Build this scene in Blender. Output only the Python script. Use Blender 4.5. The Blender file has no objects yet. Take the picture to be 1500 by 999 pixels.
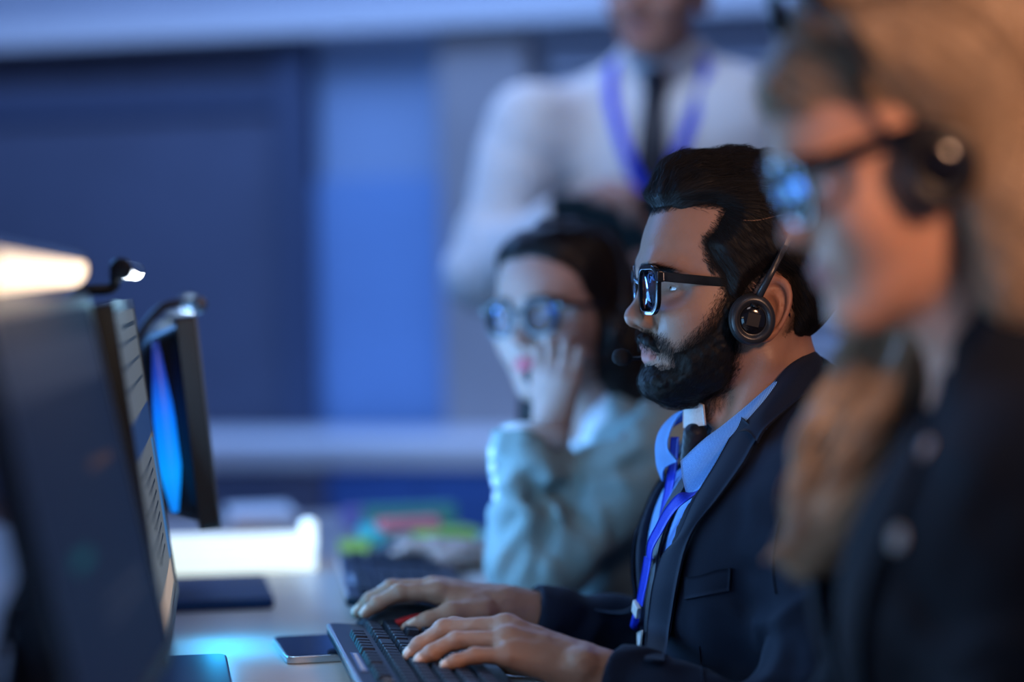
import bpy, math, random, os
import numpy as np
from mathutils import Matrix, Vector
rng = np.random.default_rng(7)
random.seed(7)
A = np.array
def V(*a): return np.array(a, float)
def nrm(v):
    v = np.asarray(v, float)
    return v / (np.linalg.norm(v, axis=-1, keepdims=True) + 1e-12)
def smst(a, b, x):
    t = np.clip((x - a) / (b - a), 0, 1)
    return t * t * (3 - 2 * t)

# ------------------------------------------------------------------ camera
FPX = 1500 * 85 / 36.0
CAM = V(0, 0, 1.13)
_pitch = math.atan(89.5 / FPX)
_roll = math.radians(1.15)
_fw = V(0, math.cos(_pitch), -math.sin(_pitch))
_r0 = V(1, 0, 0); _u0 = V(0, math.sin(_pitch), math.cos(_pitch))
# the picture content leans counter-clockwise: the camera leans clockwise
_rt = _r0 * math.cos(_roll) - _u0 * math.sin(_roll)
_up = _u0 * math.cos(_roll) + _r0 * math.sin(_roll)
def ray(px, py):
    return _fw + _rt * ((px - 749.5) / FPX) + _up * ((499.5 - py) / FPX)
def P(px, py, D):
    return CAM + ray(px, py) * D
def Pz(px, py, z):
    d = ray(px, py)
    return CAM + d * ((z - CAM[2]) / d[2])
def proj(p):
    d = np.asarray(p) - CAM
    k = d @ _fw
    return np.array([749.5 + FPX * (d @ _rt) / k, 499.5 - FPX * (d @ _up) / k, k])

# ------------------------------------------------------------------ noise
def vnoise(P3, scale=1.0, seed=0):
    p = np.asarray(P3, float) * scale + seed * 17.37
    i = np.floor(p).astype(np.int64); f = p - i
    f = f * f * f * (f * (f * 6 - 15) + 10)
    def h(x, y, z):
        n = (x * 374761393 + y * 668265263 + z * 2147483647) & 0x7fffffff
        n = ((n ^ (n >> 13)) * 1274126177) & 0x7fffffff
        n = n ^ (n >> 16)
        return (n & 0xffff) / 32767.5 - 1.0
    x, y, z = i[..., 0], i[..., 1], i[..., 2]
    fx, fy, fz = f[..., 0], f[..., 1], f[..., 2]
    def lx(yy, zz): return h(x, yy, zz) * (1 - fx) + h(x + 1, yy, zz) * fx
    def ly(zz): return lx(y, zz) * (1 - fy) + lx(y + 1, zz) * fy
    return ly(z) * (1 - fz) + ly(z + 1) * fz

# ------------------------------------------------------------------ signed distance shapes
def cone(a, b, ra, rb=None):
    a = A(a, float); b = A(b, float); rb = ra if rb is None else rb
    ab = b - a; L2 = max(ab @ ab, 1e-12)
    def fn(p):
        q = p - a
        t = np.clip(q @ ab / L2, 0, 1)
        return np.sqrt(((q - t[:, None] * ab) ** 2).sum(1)) - (ra + (rb - ra) * t)
    return fn
def ball(c, r): return cone(c, c, r)
def ell(c, r, rot=None):
    c = A(c, float); r = A(r, float)
    def fn(p):
        q = p - c
        if rot is not None: q = q @ rot
        k0 = np.sqrt(((q / r) ** 2).sum(1)); k1 = np.sqrt(((q / (r * r)) ** 2).sum(1)) + 1e-9
        d = k0 * (k0 - 1) / k1
        return np.where(k0 < .35, -r.min() * (1 - k0), d)
    return fn
def rbox(c, half, r, rot=None):
    c = A(c, float); half = A(half, float) - r
    def fn(p):
        q = p - c
        if rot is not None: q = q @ rot
        q = np.abs(q) - half
        return np.sqrt((np.maximum(q, 0) ** 2).sum(1)) + np.minimum(q.max(1), 0) - r
    return fn
def chain(pts, rads):
    fs = [cone(pts[i], pts[i + 1], rads[i], rads[i + 1]) for i in range(len(pts) - 1)]
    def fn(p):
        d = fs[0](p)
        for f in fs[1:]: d = np.minimum(d, f(p))
        return d
    return fn
def sym(f):            # mirror in the middle plane of a body (local y)
    def fn(p):
        q = p.copy(); q[:, 1] = np.abs(q[:, 1])
        return f(q)
    return fn
def moved(f, R, t):    # shape f placed by rotation R and offset t
    R = A(R, float); t = A(t, float)
    return lambda p: f((p - t) @ R)
def half(n, off):      # keeps the side the normal points away from
    n = nrm(n)
    return lambda p: p @ n - off
def smin(a, b, k):
    if k <= 0: return np.minimum(a, b)
    h = np.maximum(k - np.abs(a - b), 0) / k
    return np.minimum(a, b) - h * h * k * .25
def smax(a, b, k): return -smin(-a, -b, k)
def poly2(poly):
    poly = A(poly, float)
    def fn(q):
        d = np.full(len(q), 1e9); s = np.ones(len(q))
        n = len(poly)
        for i in range(n):
            a = poly[i]; b = poly[i - 1]
            e = b - a; w = q - a
            t = np.clip(w @ e / (e @ e), 0, 1)
            d = np.minimum(d, ((w - t[:, None] * e) ** 2).sum(1))
            c1 = q[:, 1] >= a[1]; c2 = q[:, 1] < b[1]; c3 = e[0] * w[:, 1] > e[1] * w[:, 0]
            flip = (c1 & c2 & c3) | (~c1 & ~c2 & ~c3)
            s = np.where(flip, -s, s)
        return s * np.sqrt(d)
    return fn
class Sdf:
    def __init__(self): self.ops = []; self.post = None
    def u(self, f, k=0.0): self.ops.append(('u', f, k)); return self
    def s(self, f, k=0.0): self.ops.append(('s', f, k)); return self
    def i(self, f, k=0.0): self.ops.append(('i', f, k)); return self
    def __call__(self, p, ops=None):
        d = np.full(len(p), 1e3)
        for op, f, k in (self.ops if ops is None else ops):
            g = f(p)
            d = smin(d, g, k) if op == 'u' else smax(d, -g, k) if op == 's' else smax(d, g, k)
        if self.post is not None: d = d + self.post(p)
        return d

def march(sdf, lo, hi, h, B=16):
    """surface nets on the blocks near the surface only"""
    lo = A(lo, float); hi = A(hi, float)
    n = np.maximum(1, np.ceil((hi - lo) / (B * h)).astype(int))
    N = n * B + 3
    g = np.stack(np.meshgrid(*[np.arange(k) for k in n], indexing='ij'), -1).reshape(-1, 3)
    cen = lo + (g + .5) * B * h
    R = B * h * .87
    vals = []
    d = np.full(len(cen), 1e3)
    for op, f, k in sdf.ops:
        v = f(cen); vals.append(v)
        d = smin(d, v, k) if op == 'u' else smax(d, -v, k) if op == 's' else smax(d, v, k)
    act = np.nonzero(np.abs(d) < R * 1.6 + .015)[0]
    ax = np.arange(B + 1)
    loc = np.stack(np.meshgrid(ax, ax, ax, indexing='ij'), -1).reshape(-1, 3)
    keys, verts, quads = [], [], []
    st = A([N[1] * N[2], N[2], 1], np.int64)
    corner = [(a, b, c) for a in (0, 1) for b in (0, 1) for c in (0, 1)]
    cedges = [(0, 4), (1, 5), (2, 6), (3, 7), (0, 2), (1, 3), (4, 6), (5, 7), (0, 1), (2, 3), (4, 5), (6, 7)]
    for bi in act:
        ops = [o for o, v in zip(sdf.ops, vals) if (v[bi] < R * 1.9 + o[2] + .03) or o[0] == 'i']
        if not ops or all(o[0] == 's' for o in ops): continue
        base = g[bi] * B
        pts = lo + (base + loc) * h
        F = sdf(pts, ops).reshape(B + 1, B + 1, B + 1)
        if F.min() > 0 or F.max() < 0: continue
        I = F < 0
        cs = [F[a:B + a, b:B + b, c:B + c] for a, b, c in corner]
        ci = np.stack([c < 0 for c in cs], -1)
        m = ci.any(-1) & ~ci.all(-1)
        idx = np.argwhere(m)
        if len(idx) == 0: continue
        cv = np.stack([c[m] for c in cs], -1)
        acc = np.zeros((len(idx), 3)); cnt = np.zeros(len(idx))
        for e0, e1 in cedges:
            a = cv[:, e0]; b = cv[:, e1]
            x = (a < 0) != (b < 0)
            t = np.where(x, a / np.where(x, a - b, 1), 0)
            p0 = A(corner[e0], float); p1 = A(corner[e1], float)
            acc += np.where(x[:, None], p0 + t[:, None] * (p1 - p0), 0); cnt += x
        gi = base + idx
        keys.append(gi @ st); verts.append(lo + (gi + acc / cnt[:, None]) * h)
        for axis in range(3):
            o1, o2 = (axis + 1) % 3, (axis + 2) % 3
            sl0 = [slice(0, B)] * 3; sl1 = [slice(0, B)] * 3
            sl1[axis] = slice(1, B + 1)
            a = I[tuple(sl0)]; b = I[tuple(sl1)]
            e = np.argwhere(a != b)
            if len(e) == 0: continue
            inn = a[tuple(e.T)]
            ge = base + e
            c0 = ge.copy()
            q = []
            for d1, d2 in ((0, 0), (-1, 0), (-1, -1), (0, -1)):
                c = ge.copy(); c[:, o1] += d1; c[:, o2] += d2
                q.append(c @ st)
            q = np.stack(q, 1)
            q[~inn] = q[~inn][:, ::-1]
            quads.append(q)
    keys = np.concatenate(keys); verts = np.concatenate(verts); quads = np.concatenate(quads)
    o = np.argsort(keys); keys = keys[o]; verts = verts[o]
    p = np.searchsorted(keys, quads).clip(0, len(keys) - 1)
    ok = (keys[p] == quads).all(1)
    return verts, p[ok]

def relax(verts, quads, it=1, w=.5):
    n = len(verts)
    e = np.concatenate([quads[:, [0, 1]], quads[:, [1, 2]], quads[:, [2, 3]], quads[:, [3, 0]]])
    for _ in range(it):
        acc = np.zeros_like(verts); cnt = np.zeros(n)
        for a, b in ((0, 1), (1, 0)):
            for ax in range(3): acc[:, ax] += np.bincount(e[:, a], weights=verts[e[:, b], ax], minlength=n)
            cnt += np.bincount(e[:, a], minlength=n)
        verts = verts * (1 - w) + w * acc / np.maximum(cnt, 1)[:, None]
    return verts
def trace(sdf, o, d, t0, t1, iters=70):
    """ray from o along unit d to the surface of sdf; returns the point or None"""
    t = t0
    for _ in range(iters):
        v = float(sdf((o + d * t)[None, :])[0])
        if v < 2e-4: return o + d * t
        t += max(v * .7, 2e-4)
        if t > t1: return None
    return o + d * t
def grad(sdf, p, e=.002):
    p = np.atleast_2d(p)
    g = np.stack([sdf(p + dv) - sdf(p - dv) for dv in np.eye(3) * e], 1)
    return nrm(g)

# ------------------------------------------------------------------ mesh objects
COL = bpy.context.scene.collection
def link(o, parent=None):
    COL.objects.link(o)
    if parent is not None: o.parent = parent
    return o
def mesh(name, verts, faces, mat=None, parent=None, smooth=True, loc=None, uv=None):
    """faces: array (n,4) / (n,3) or a list of either kind"""
    me = bpy.data.meshes.new(name)
    verts = np.asarray(verts, float)
    fl = faces if isinstance(faces, list) else [faces]
    if fl and not isinstance(fl[0], np.ndarray):
        me.from_pydata([tuple(v) for v in verts], [], [tuple(int(i) for i in f) for f in faces])
    else:
        me.vertices.add(len(verts)); me.vertices.foreach_set('co', verts.astype(np.float32).ravel())
        tot = sum(f.size for f in fl); nf = sum(len(f) for f in fl)
        me.loops.add(tot); me.loops.foreach_set('vertex_index', np.concatenate([f.ravel() for f in fl]).astype(np.int32))
        sizes = np.concatenate([np.full(len(f), f.shape[1]) for f in fl])
        me.polygons.add(nf)
        me.polygons.foreach_set('loop_start', np.concatenate([[0], np.cumsum(sizes)[:-1]]).astype(np.int32))
        me.update(calc_edges=True); me.validate()
    if smooth and len(me.polygons): me.polygons.foreach_set('use_smooth', np.ones(len(me.polygons), bool))
    o = bpy.data.objects.new(name, me)
    if mat is not None: me.materials.append(mat)
    if loc is not None: o.location = loc
    return link(o, parent)
def attr(o, name, arr):
    a = o.data.attributes.new(name, 'FLOAT', 'POINT'); a.data.foreach_set('value', np.asarray(arr, np.float32))
def attrc(o, name, arr):
    a = o.data.attributes.new(name, 'FLOAT_COLOR', 'POINT')
    arr = np.asarray(arr, np.float32); arr = np.concatenate([arr, np.ones((len(arr), 1), np.float32)], 1)
    a.data.foreach_set('color', arr.ravel())
def tag(o, label=None, cat=None, group=None, kind=None):
    if label: o['label'] = label
    if cat: o['category'] = cat
    if group: o['group'] = group
    if kind: o['kind'] = kind
    return o
def empty(name, M=None, label=None, cat=None, group=None):
    o = bpy.data.objects.new(name, None); link(o)
    o.empty_display_size = .05
    if M is not None: o.matrix_world = M
    return tag(o, label, cat, group)
class MB:
    """collects simple shapes into one mesh"""
    def __init__(self): self.v = []; self.f = []
    def add(self, v, f):
        b = len(self.v); self.v += [tuple(float(c) for c in x) for x in v]; self.f += [tuple(b + i for i in q) for q in f]
    def box(self, c, s, R=None):
        c = A(c, float); h = A(s, float) / 2
        pts = [A([x, y, z]) * h for x in (-1, 1) for y in (-1, 1) for z in (-1, 1)]
        if R is not None: pts = [A(R) @ p for p in pts]
        self.add([c + p for p in pts], [(0, 1, 3, 2), (4, 6, 7, 5), (0, 4, 5, 1), (2, 3, 7, 6), (0, 2, 6, 4), (1, 5, 7, 3)])
        return self
    def tube(self, pts, r, n=10, cap=True):
        pts = A(pts, float); m = len(pts)
        r = np.full(m, r) if np.isscalar(r) else A(r, float)
        T = nrm(np.gradient(pts, axis=0))
        u = np.cross(T[0], [0, 0, 1.0]);
        if np.linalg.norm(u) < 1e-3: u = np.cross(T[0], [1.0, 0, 0])
        u = nrm(u); vs = []
        for i in range(m):
            u = nrm(u - T[i] * (u @ T[i])); w = np.cross(T[i], u)
            for k in range(n):
                a = 2 * math.pi * k / n
                vs.append(pts[i] + r[i] * (math.cos(a) * u + math.sin(a) * w))
        fs = [(i * n + k, i * n + (k + 1) % n, (i + 1) * n + (k + 1) % n, (i + 1) * n + k) for i in range(m - 1) for k in range(n)]
        if cap: fs += [tuple(range(n))[::-1], tuple((m - 1) * n + k for k in range(n))]
        self.add(vs, fs); return self
    def lathe(self, prof, c=(0, 0, 0), axis=(0, 0, 1), n=32, sx=1.0, sy=1.0):
        c = A(c, float); ax = nrm(axis)
        u = np.cross(ax, [0, 0, 1.0])
        if np.linalg.norm(u) < 1e-3: u = V(1, 0, 0)
        u = nrm(u); w = np.cross(ax, u)
        vs = [c + ax * h + r * (sx * math.cos(2 * math.pi * k / n) * u + sy * math.sin(2 * math.pi * k / n) * w) for r, h in prof for k in range(n)]
        m = len(prof)
        fs = [(i * n + k, i * n + (k + 1) % n, (i + 1) * n + (k + 1) % n, (i + 1) * n + k) for i in range(m - 1) for k in range(n)]
        fs += [tuple(range(n))[::-1], tuple((m - 1) * n + k for k in range(n))]
        self.add(vs, fs); return self
    def prism(self, poly, z0, z1):
        n = len(poly)
        self.add([(x, y, z0) for x, y in poly] + [(x, y, z1) for x, y in poly],
                 [tuple(range(n))[::-1], tuple(range(n, 2 * n))] + [(i, (i + 1) % n, n + (i + 1) % n, n + i) for i in range(n)])
        return self
    def build(self, name, mat, parent=None, smooth=False, bevel=0, M=None, seg=2):
        o = mesh(name, A(self.v), self.f, mat, parent, smooth=smooth)
        if M is not None: o.matrix_local = M
        if bevel:
            b = o.modifiers.new('bevel', 'BEVEL'); b.width = bevel; b.segments = seg; b.limit_method = 'ANGLE'; b.angle_limit = .6
            o.data.polygons.foreach_set('use_smooth', np.ones(len(o.data.polygons), bool))
            wn = o.modifiers.new('wn', 'WEIGHTED_NORMAL'); wn.keep_sharp = True
        elif smooth == 'auto': pass
        return o
def rrect(w, d, r, n=5, cx=0, cy=0):
    out = []
    for sx, sy, a0 in ((1, 1, 0), (-1, 1, 90), (-1, -1, 180), (1, -1, 270)):
        for k in range(n + 1):
            a = math.radians(a0 + 90 * k / n)
            out.append((cx + sx * (w / 2 - r) + r * math.cos(a), cy + sy * (d / 2 - r) + r * math.sin(a)))
    return out
def spline(pts, n):
    """Catmull-Rom through pts, n samples"""
    pts = A(pts, float); m = len(pts)
    t = np.concatenate([[0], np.cumsum(np.linalg.norm(np.diff(pts, axis=0), axis=1) ** .5 + 1e-9)])
    s = np.linspace(0, t[-1], n)
    tan = np.gradient(pts, t, axis=0) if m > 2 else np.repeat([(pts[-1] - pts[0]) / t[-1]], m, 0)
    i = np.clip(np.searchsorted(t, s, side='right') - 1, 0, m - 2)
    dt = (t[i + 1] - t[i])[:, None]; x = ((s - t[i]) / (t[i + 1] - t[i]))[:, None]
    return ((2 * x**3 - 3 * x**2 + 1) * pts[i] + (x**3 - 2 * x**2 + x) * dt * tan[i] + (-2 * x**3 + 3 * x**2) * pts[i + 1] + (x**3 - x**2) * dt * tan[i + 1])
def sheet(name, rows, thick, mat, parent=None, nu=24, nv=8, disp=None):
    """cloth sheet lofted through rows of points, with thickness"""
    R = [spline(r, nu) for r in rows]
    G = np.stack([spline([r[i] for r in R], nv) if len(R) > 1 else None for i in range(nu)], 0)   # nu,nv,3
    if disp is not None: G = disp(G)
    du = np.gradient(G, axis=0); dv = np.gradient(G, axis=1)
    N = nrm(np.cross(du, dv))
    top = (G + N * thick / 2).reshape(-1, 3); bot = (G - N * thick / 2).reshape(-1, 3)
    n = nu * nv
    ii = np.arange(n).reshape(nu, nv)
    a, b, c, d = ii[:-1, :-1].ravel(), ii[1:, :-1].ravel(), ii[1:, 1:].ravel(), ii[:-1, 1:].ravel()
    f1 = np.stack([a, b, c, d], 1); f2 = np.stack([d, c, b, a], 1) + n
    rim = np.concatenate([ii[0, :], ii[1:, -1], ii[-1, -2::-1], ii[-2:0:-1, 0]])
    rn = np.roll(rim, -1)
    f3 = np.stack([rim, rn, rn + n, rim + n], 1)[:, ::-1]
    o = mesh(name, np.concatenate([top, bot]), np.concatenate([f1, f2, f3]), mat, parent)
    return o
def strand_mesh(paths, r0, taper=.25):
    """paths (n,m,3) -> three-sided tapering tubes"""
    n, m, _ = paths.shape
    T = nrm(np.gradient(paths, axis=1))
    ref = nrm(rng.normal(size=(n, 1, 3)))
    u = nrm(np.cross(T, ref)); w = np.cross(T, u)
    r = np.asarray(r0).reshape(-1, 1, 1) * (1 - (1 - taper) * np.linspace(0, 1, m) ** 1.5)[None, :, None]
    vs = np.stack([paths + r * (math.cos(a) * u + math.sin(a) * w) for a in (0, 2.094, 4.189)], 2)   # n,m,3,3
    idx = np.arange(n * m * 3).reshape(n, m, 3)
    fs = []
    for k in range(3):
        k2 = (k + 1) % 3
        fs.append(np.stack([idx[:, :-1, k], idx[:, :-1, k2], idx[:, 1:, k2], idx[:, 1:, k]], -1).reshape(-1, 4))
    return vs.reshape(-1, 3), np.concatenate(fs)
def sample_mesh(v, q, n, weight=None):
    tri = np.concatenate([q[:, [0, 1, 2]], q[:, [0, 2, 3]]])
    a, b, c = v[tri[:, 0]], v[tri[:, 1]], v[tri[:, 2]]
    cr = np.cross(b - a, c - a); ar = np.linalg.norm(cr, axis=1)
    w = ar if weight is None else ar * np.maximum(weight((a + b + c) / 3), 0)
    k = rng.choice(len(tri), n, p=w / w.sum())
    r1 = np.sqrt(rng.random(n)); r2 = rng.random(n)
    p = a[k] * (1 - r1)[:, None] + b[k] * (r1 * (1 - r2))[:, None] + c[k] * (r1 * r2)[:, None]
    return p, nrm(cr[k])

# ------------------------------------------------------------------ materials
def mat(name, col=(.5, .5, .5), rough=.5, metal=0, emit=None, estr=0, sss=0, spec=.5, bump=None, noise=None, coat=0, sheen=0, trans=0, alpha=1, ior=1.45):
    m = bpy.data.materials.new(name); m.use_nodes = True
    nt = m.node_tree; b = nt.nodes['Principled BSDF']
    b.inputs['Base Color'].default_value = (*col, 1); b.inputs['Roughness'].default_value = rough
    b.inputs['Metallic'].default_value = metal; b.inputs['Specular IOR Level'].default_value = spec
    b.inputs['IOR'].default_value = ior
    if emit is not None:
        b.inputs['Emission Color'].default_value = (*emit, 1); b.inputs['Emission Strength'].default_value = estr
    if sss:
        b.inputs['Subsurface Weight'].default_value = sss; b.inputs['Subsurface Radius'].default_value = (.9, .35, .2)
        b.inputs['Subsurface Scale'].default_value = .006
    if coat: b.inputs['Coat Weight'].default_value = coat; b.inputs['Coat Roughness'].default_value = .1
    if sheen: b.inputs['Sheen Weight'].default_value = sheen; b.inputs['Sheen Roughness'].default_value = .4
    if trans: b.inputs['Transmission Weight'].default_value = trans
    b.inputs['Alpha'].default_value = alpha
    tc = nt.nodes.new('ShaderNodeTexCoord')
    if noise:      # (scale, amount): gentle colour variation
        n = nt.nodes.new('ShaderNodeTexNoise'); n.inputs['Scale'].default_value = noise[0]; n.inputs['Detail'].default_value = 4
        nt.links.new(tc.outputs['Object'], n.inputs['Vector'])
        r = nt.nodes.new('ShaderNodeMapRange'); r.inputs['To Min'].default_value = 1 - noise[1]; r.inputs['To Max'].default_value = 1 + noise[1]
        r.inputs['From Min'].default_value = .3; r.inputs['From Max'].default_value = .7
        nt.links.new(n.outputs['Fac'], r.inputs['Value'])
        mx = nt.nodes.new('ShaderNodeVectorMath'); mx.operation = 'SCALE'; mx.inputs[0].default_value = col
        nt.links.new(r.outputs['Result'], mx.inputs['Scale']); nt.links.new(mx.outputs['Vector'], b.inputs['Base Color'])
    if bump:       # (scale, strength, distance)
        n = nt.nodes.new('ShaderNodeTexNoise'); n.inputs['Scale'].default_value = bump[0]; n.inputs['Detail'].default_value = 3
        nt.links.new(tc.outputs['Object'], n.inputs['Vector'])
        bp = nt.nodes.new('ShaderNodeBump'); bp.inputs['Strength'].default_value = bump[1]; bp.inputs['Distance'].default_value = bump[2]
        nt.links.new(n.outputs['Fac'], bp.inputs['Height']); nt.links.new(bp.outputs['Normal'], b.inputs['Normal'])
    return m
def fabric(name, col, col2=None, scale=900, rough=.85, sheen=.15, stripe=None, bump=.3):
    """woven cloth: fine weave bump, slight mottling, optional stripes (axis vector, period, second colour)"""
    m = mat(name, col, rough, spec=.25, sheen=sheen)
    nt = m.node_tree; b = nt.nodes['Principled BSDF']; L = nt.links.new
    tc = nt.nodes.new('ShaderNodeTexCoord')
    n = nt.nodes.new('ShaderNodeTexNoise'); n.inputs['Scale'].default_value = scale * .6; n.inputs['Detail'].default_value = 2
    L(tc.outputs['Object'], n.inputs['Vector'])
    mix = nt.nodes.new('ShaderNodeMix'); mix.data_type = 'RGBA'
    c2 = col2 or tuple(c * 1.35 for c in col)
    mix.inputs[6].default_value = (*tuple(c * .75 for c in col), 1); mix.inputs[7].default_value = (*c2, 1)
    L(n.outputs['Fac'], mix.inputs[0])
    last = mix.outputs[2]
    if stripe:
        dv, period, sc = stripe
        at = nt.nodes.new('ShaderNodeAttribute'); at.attribute_name = 'stripe'
        mu = nt.nodes.new('ShaderNodeMath'); mu.operation = 'MULTIPLY'; mu.inputs[1].default_value = 1.0 / period
        L(at.outputs['Fac'], mu.inputs[0])
        fr = nt.nodes.new('ShaderNodeMath'); fr.operation = 'FRACT'; L(mu.outputs[0], fr.inputs[0])
        gt = nt.nodes.new('ShaderNodeMath'); gt.operation = 'GREATER_THAN'; gt.inputs[1].default_value = .5; L(fr.outputs[0], gt.inputs[0])
        m2 = nt.nodes.new('ShaderNodeMix'); m2.data_type = 'RGBA'
        L(gt.outputs[0], m2.inputs[0]); L(last, m2.inputs[6]); m2.inputs[7].default_value = (*sc, 1)
        last = m2.outputs[2]
    L(last, b.inputs['Base Color'])
    w = nt.nodes.new('ShaderNodeTexNoise'); w.inputs['Scale'].default_value = scale; w.inputs['Detail'].default_value = 1
    L(tc.outputs['Object'], w.inputs['Vector'])
    bp = nt.nodes.new('ShaderNodeBump'); bp.inputs['Strength'].default_value = bump; bp.inputs['Distance'].default_value = .0006
    L(w.outputs['Fac'], bp.inputs['Height']); L(bp.outputs['Normal'], b.inputs['Normal'])
    return m
def skin_mat(name, col, lip, hair=(.012, .009, .008), sss=.25, rough=.48):
    """skin with lip colour, brow / stubble colour and flushed zones taken from the 'mk' masks of the mesh"""
    m = mat(name, col, rough, sss=sss, spec=.45)
    nt = m.node_tree; b = nt.nodes['Principled BSDF']; L = nt.links.new
    at = nt.nodes.new('ShaderNodeAttribute'); at.attribute_name = 'mk'
    sp = nt.nodes.new('ShaderNodeSeparateColor'); L(at.outputs['Color'], sp.inputs['Color'])
    tc = nt.nodes.new('ShaderNodeTexCoord')
    def noise(s, d=3):
        n = nt.nodes.new('ShaderNodeTexNoise'); n.inputs['Scale'].default_value = s; n.inputs['Detail'].default_value = d
        L(tc.outputs['Object'], n.inputs['Vector']); return n.outputs['Fac']
    def mix(a, bcol, fac):
        x = nt.nodes.new('ShaderNodeMix'); x.data_type = 'RGBA'
        if isinstance(a, tuple): x.inputs[6].default_value = (*a, 1)
        else: L(a, x.inputs[6])
        x.inputs[7].default_value = (*bcol, 1); L(fac, x.inputs[0]); return x.outputs[2]
    c = mix(tuple(v * .86 for v in col), tuple(v * 1.12 for v in col), noise(70))
    c = mix(c, (col[0] * .95, col[1] * .62, col[2] * .55), sp.outputs['Blue'])
    c = mix(c, lip, sp.outputs['Red'])
    c = mix(c, hair, sp.outputs['Green'])
    an = nt.nodes.new('ShaderNodeAttribute'); an.attribute_name = 'nail'
    c = mix(c, (min(col[0] * 1.5 + .12, .8), col[1] * 1.8 + .12, col[2] * 2.0 + .12), an.outputs['Fac'])
    rr = nt.nodes.new('ShaderNodeMapRange'); rr.inputs['To Min'].default_value = rough; rr.inputs['To Max'].default_value = .25
    L(an.outputs['Fac'], rr.inputs['Value']); L(rr.outputs['Result'], b.inputs['Roughness'])
    L(c, b.inputs['Base Color'])
    n1 = nt.nodes.new('ShaderNodeTexNoise'); n1.inputs['Scale'].default_value = 420; n1.inputs['Detail'].default_value = 5
    L(tc.outputs['Object'], n1.inputs['Vector'])
    bp = nt.nodes.new('ShaderNodeBump'); bp.inputs['Strength'].default_value = .35; bp.inputs['Distance'].default_value = .0010
    L(n1.outputs['Fac'], bp.inputs['Height']); L(bp.outputs['Normal'], b.inputs['Normal'])
    return m
def hair_mat(name, col, col2, rough=.38, spec=.3):
    m = mat(name, col, rough, spec=spec)
    nt = m.node_tree; b = nt.nodes['Principled BSDF']; L = nt.links.new
    at = nt.nodes.new('ShaderNodeAttribute'); at.attribute_name = 'shade'
    x = nt.nodes.new('ShaderNodeMix'); x.data_type = 'RGBA'
    x.inputs[6].default_value = (*col, 1); x.inputs[7].default_value = (*col2, 1)
    L(at.outputs['Fac'], x.inputs[0]); L(x.outputs[2], b.inputs['Base Color'])
    return m
# ------------------------------------------------------------------ heads
def dense(tab):
    tab = A(sorted(tab), float)
    z = np.linspace(tab[0, 0], tab[-1, 0], 240)
    out = [z]
    m = np.gradient(tab[:, 1:], tab[:, 0], axis=0)
    i = np.clip(np.searchsorted(tab[:, 0], z, side='right') - 1, 0, len(tab) - 2)
    h = (tab[i + 1, 0] - tab[i, 0])[:, None]; x = ((z - tab[i, 0]) / h[:, 0])[:, None]
    y = (2*x**3-3*x**2+1)*tab[i,1:] + (x**3-2*x**2+x)*h*m[i] + (-2*x**3+3*x**2)*tab[i+1,1:] + (x**3-x**2)*h*m[i+1]
    return z, y
HEAD_M = [(.1285, .018, -.03, .012), (.125, .045, -.05, .036), (.116, .064, -.070, .052), (.10, .0795, -.084, .065), (.08, .0895, -.092, .0715),
          (.06, .0955, -.097, .0745), (.04, .0965, -.098, .0755), (.02, .0915, -.096, .0745), (.0, .0885, -.090, .0725),
          (-.015, .0885, -.080, .0705), (-.03, .0895, -.066, .067), (-.045, .0915, -.046, .0635), (-.06, .0905, -.024, .059),
          (-.075, .0915, -.002, .051), (-.088, .0905, .018, .038), (-.098, .0815, .034, .022), (-.104, .062, .045, .006)]
HEAD_F = [(.1285, .016, -.03, .012), (.125, .040, -.05, .036), (.116, .058, -.070, .051), (.10, .0745, -.083, .0635), (.08, .0855, -.091, .070),
          (.06, .0915, -.096, .073), (.04, .0925, -.097, .073), (.02, .0885, -.095, .072), (.0, .0865, -.089, .070),
          (-.015, .0870, -.079, .0685), (-.03, .0880, -.065, .0645), (-.045, .0895, -.046, .0595), (-.06, .0880, -.026, .053),
          (-.075, .0875, -.002, .044), (-.086, .0855, .018, .033), (-.094, .0760, .032, .020), (-.099, .060, .045, .006)]
def loft(tab):
    zt, y = dense(tab)
    def fn(p):
        z = p[:, 2]
        F = np.interp(z, zt, y[:, 0]); B = np.interp(z, zt, y[:, 1]); W = np.maximum(np.interp(z, zt, y[:, 2]), .003)
        c = (F + B) / 2; a = np.maximum((F - B) / 2, .003)
        k = ((np.abs(p[:, 0] - c) / a) ** 2.25 + (np.abs(p[:, 1]) / W) ** 2.25) ** (1 / 2.25)
        d = (k - 1) * np.minimum(a, W)
        return smax(smax(d, z - zt[-1], .01), zt[0] - z, .01)
    return fn
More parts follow.
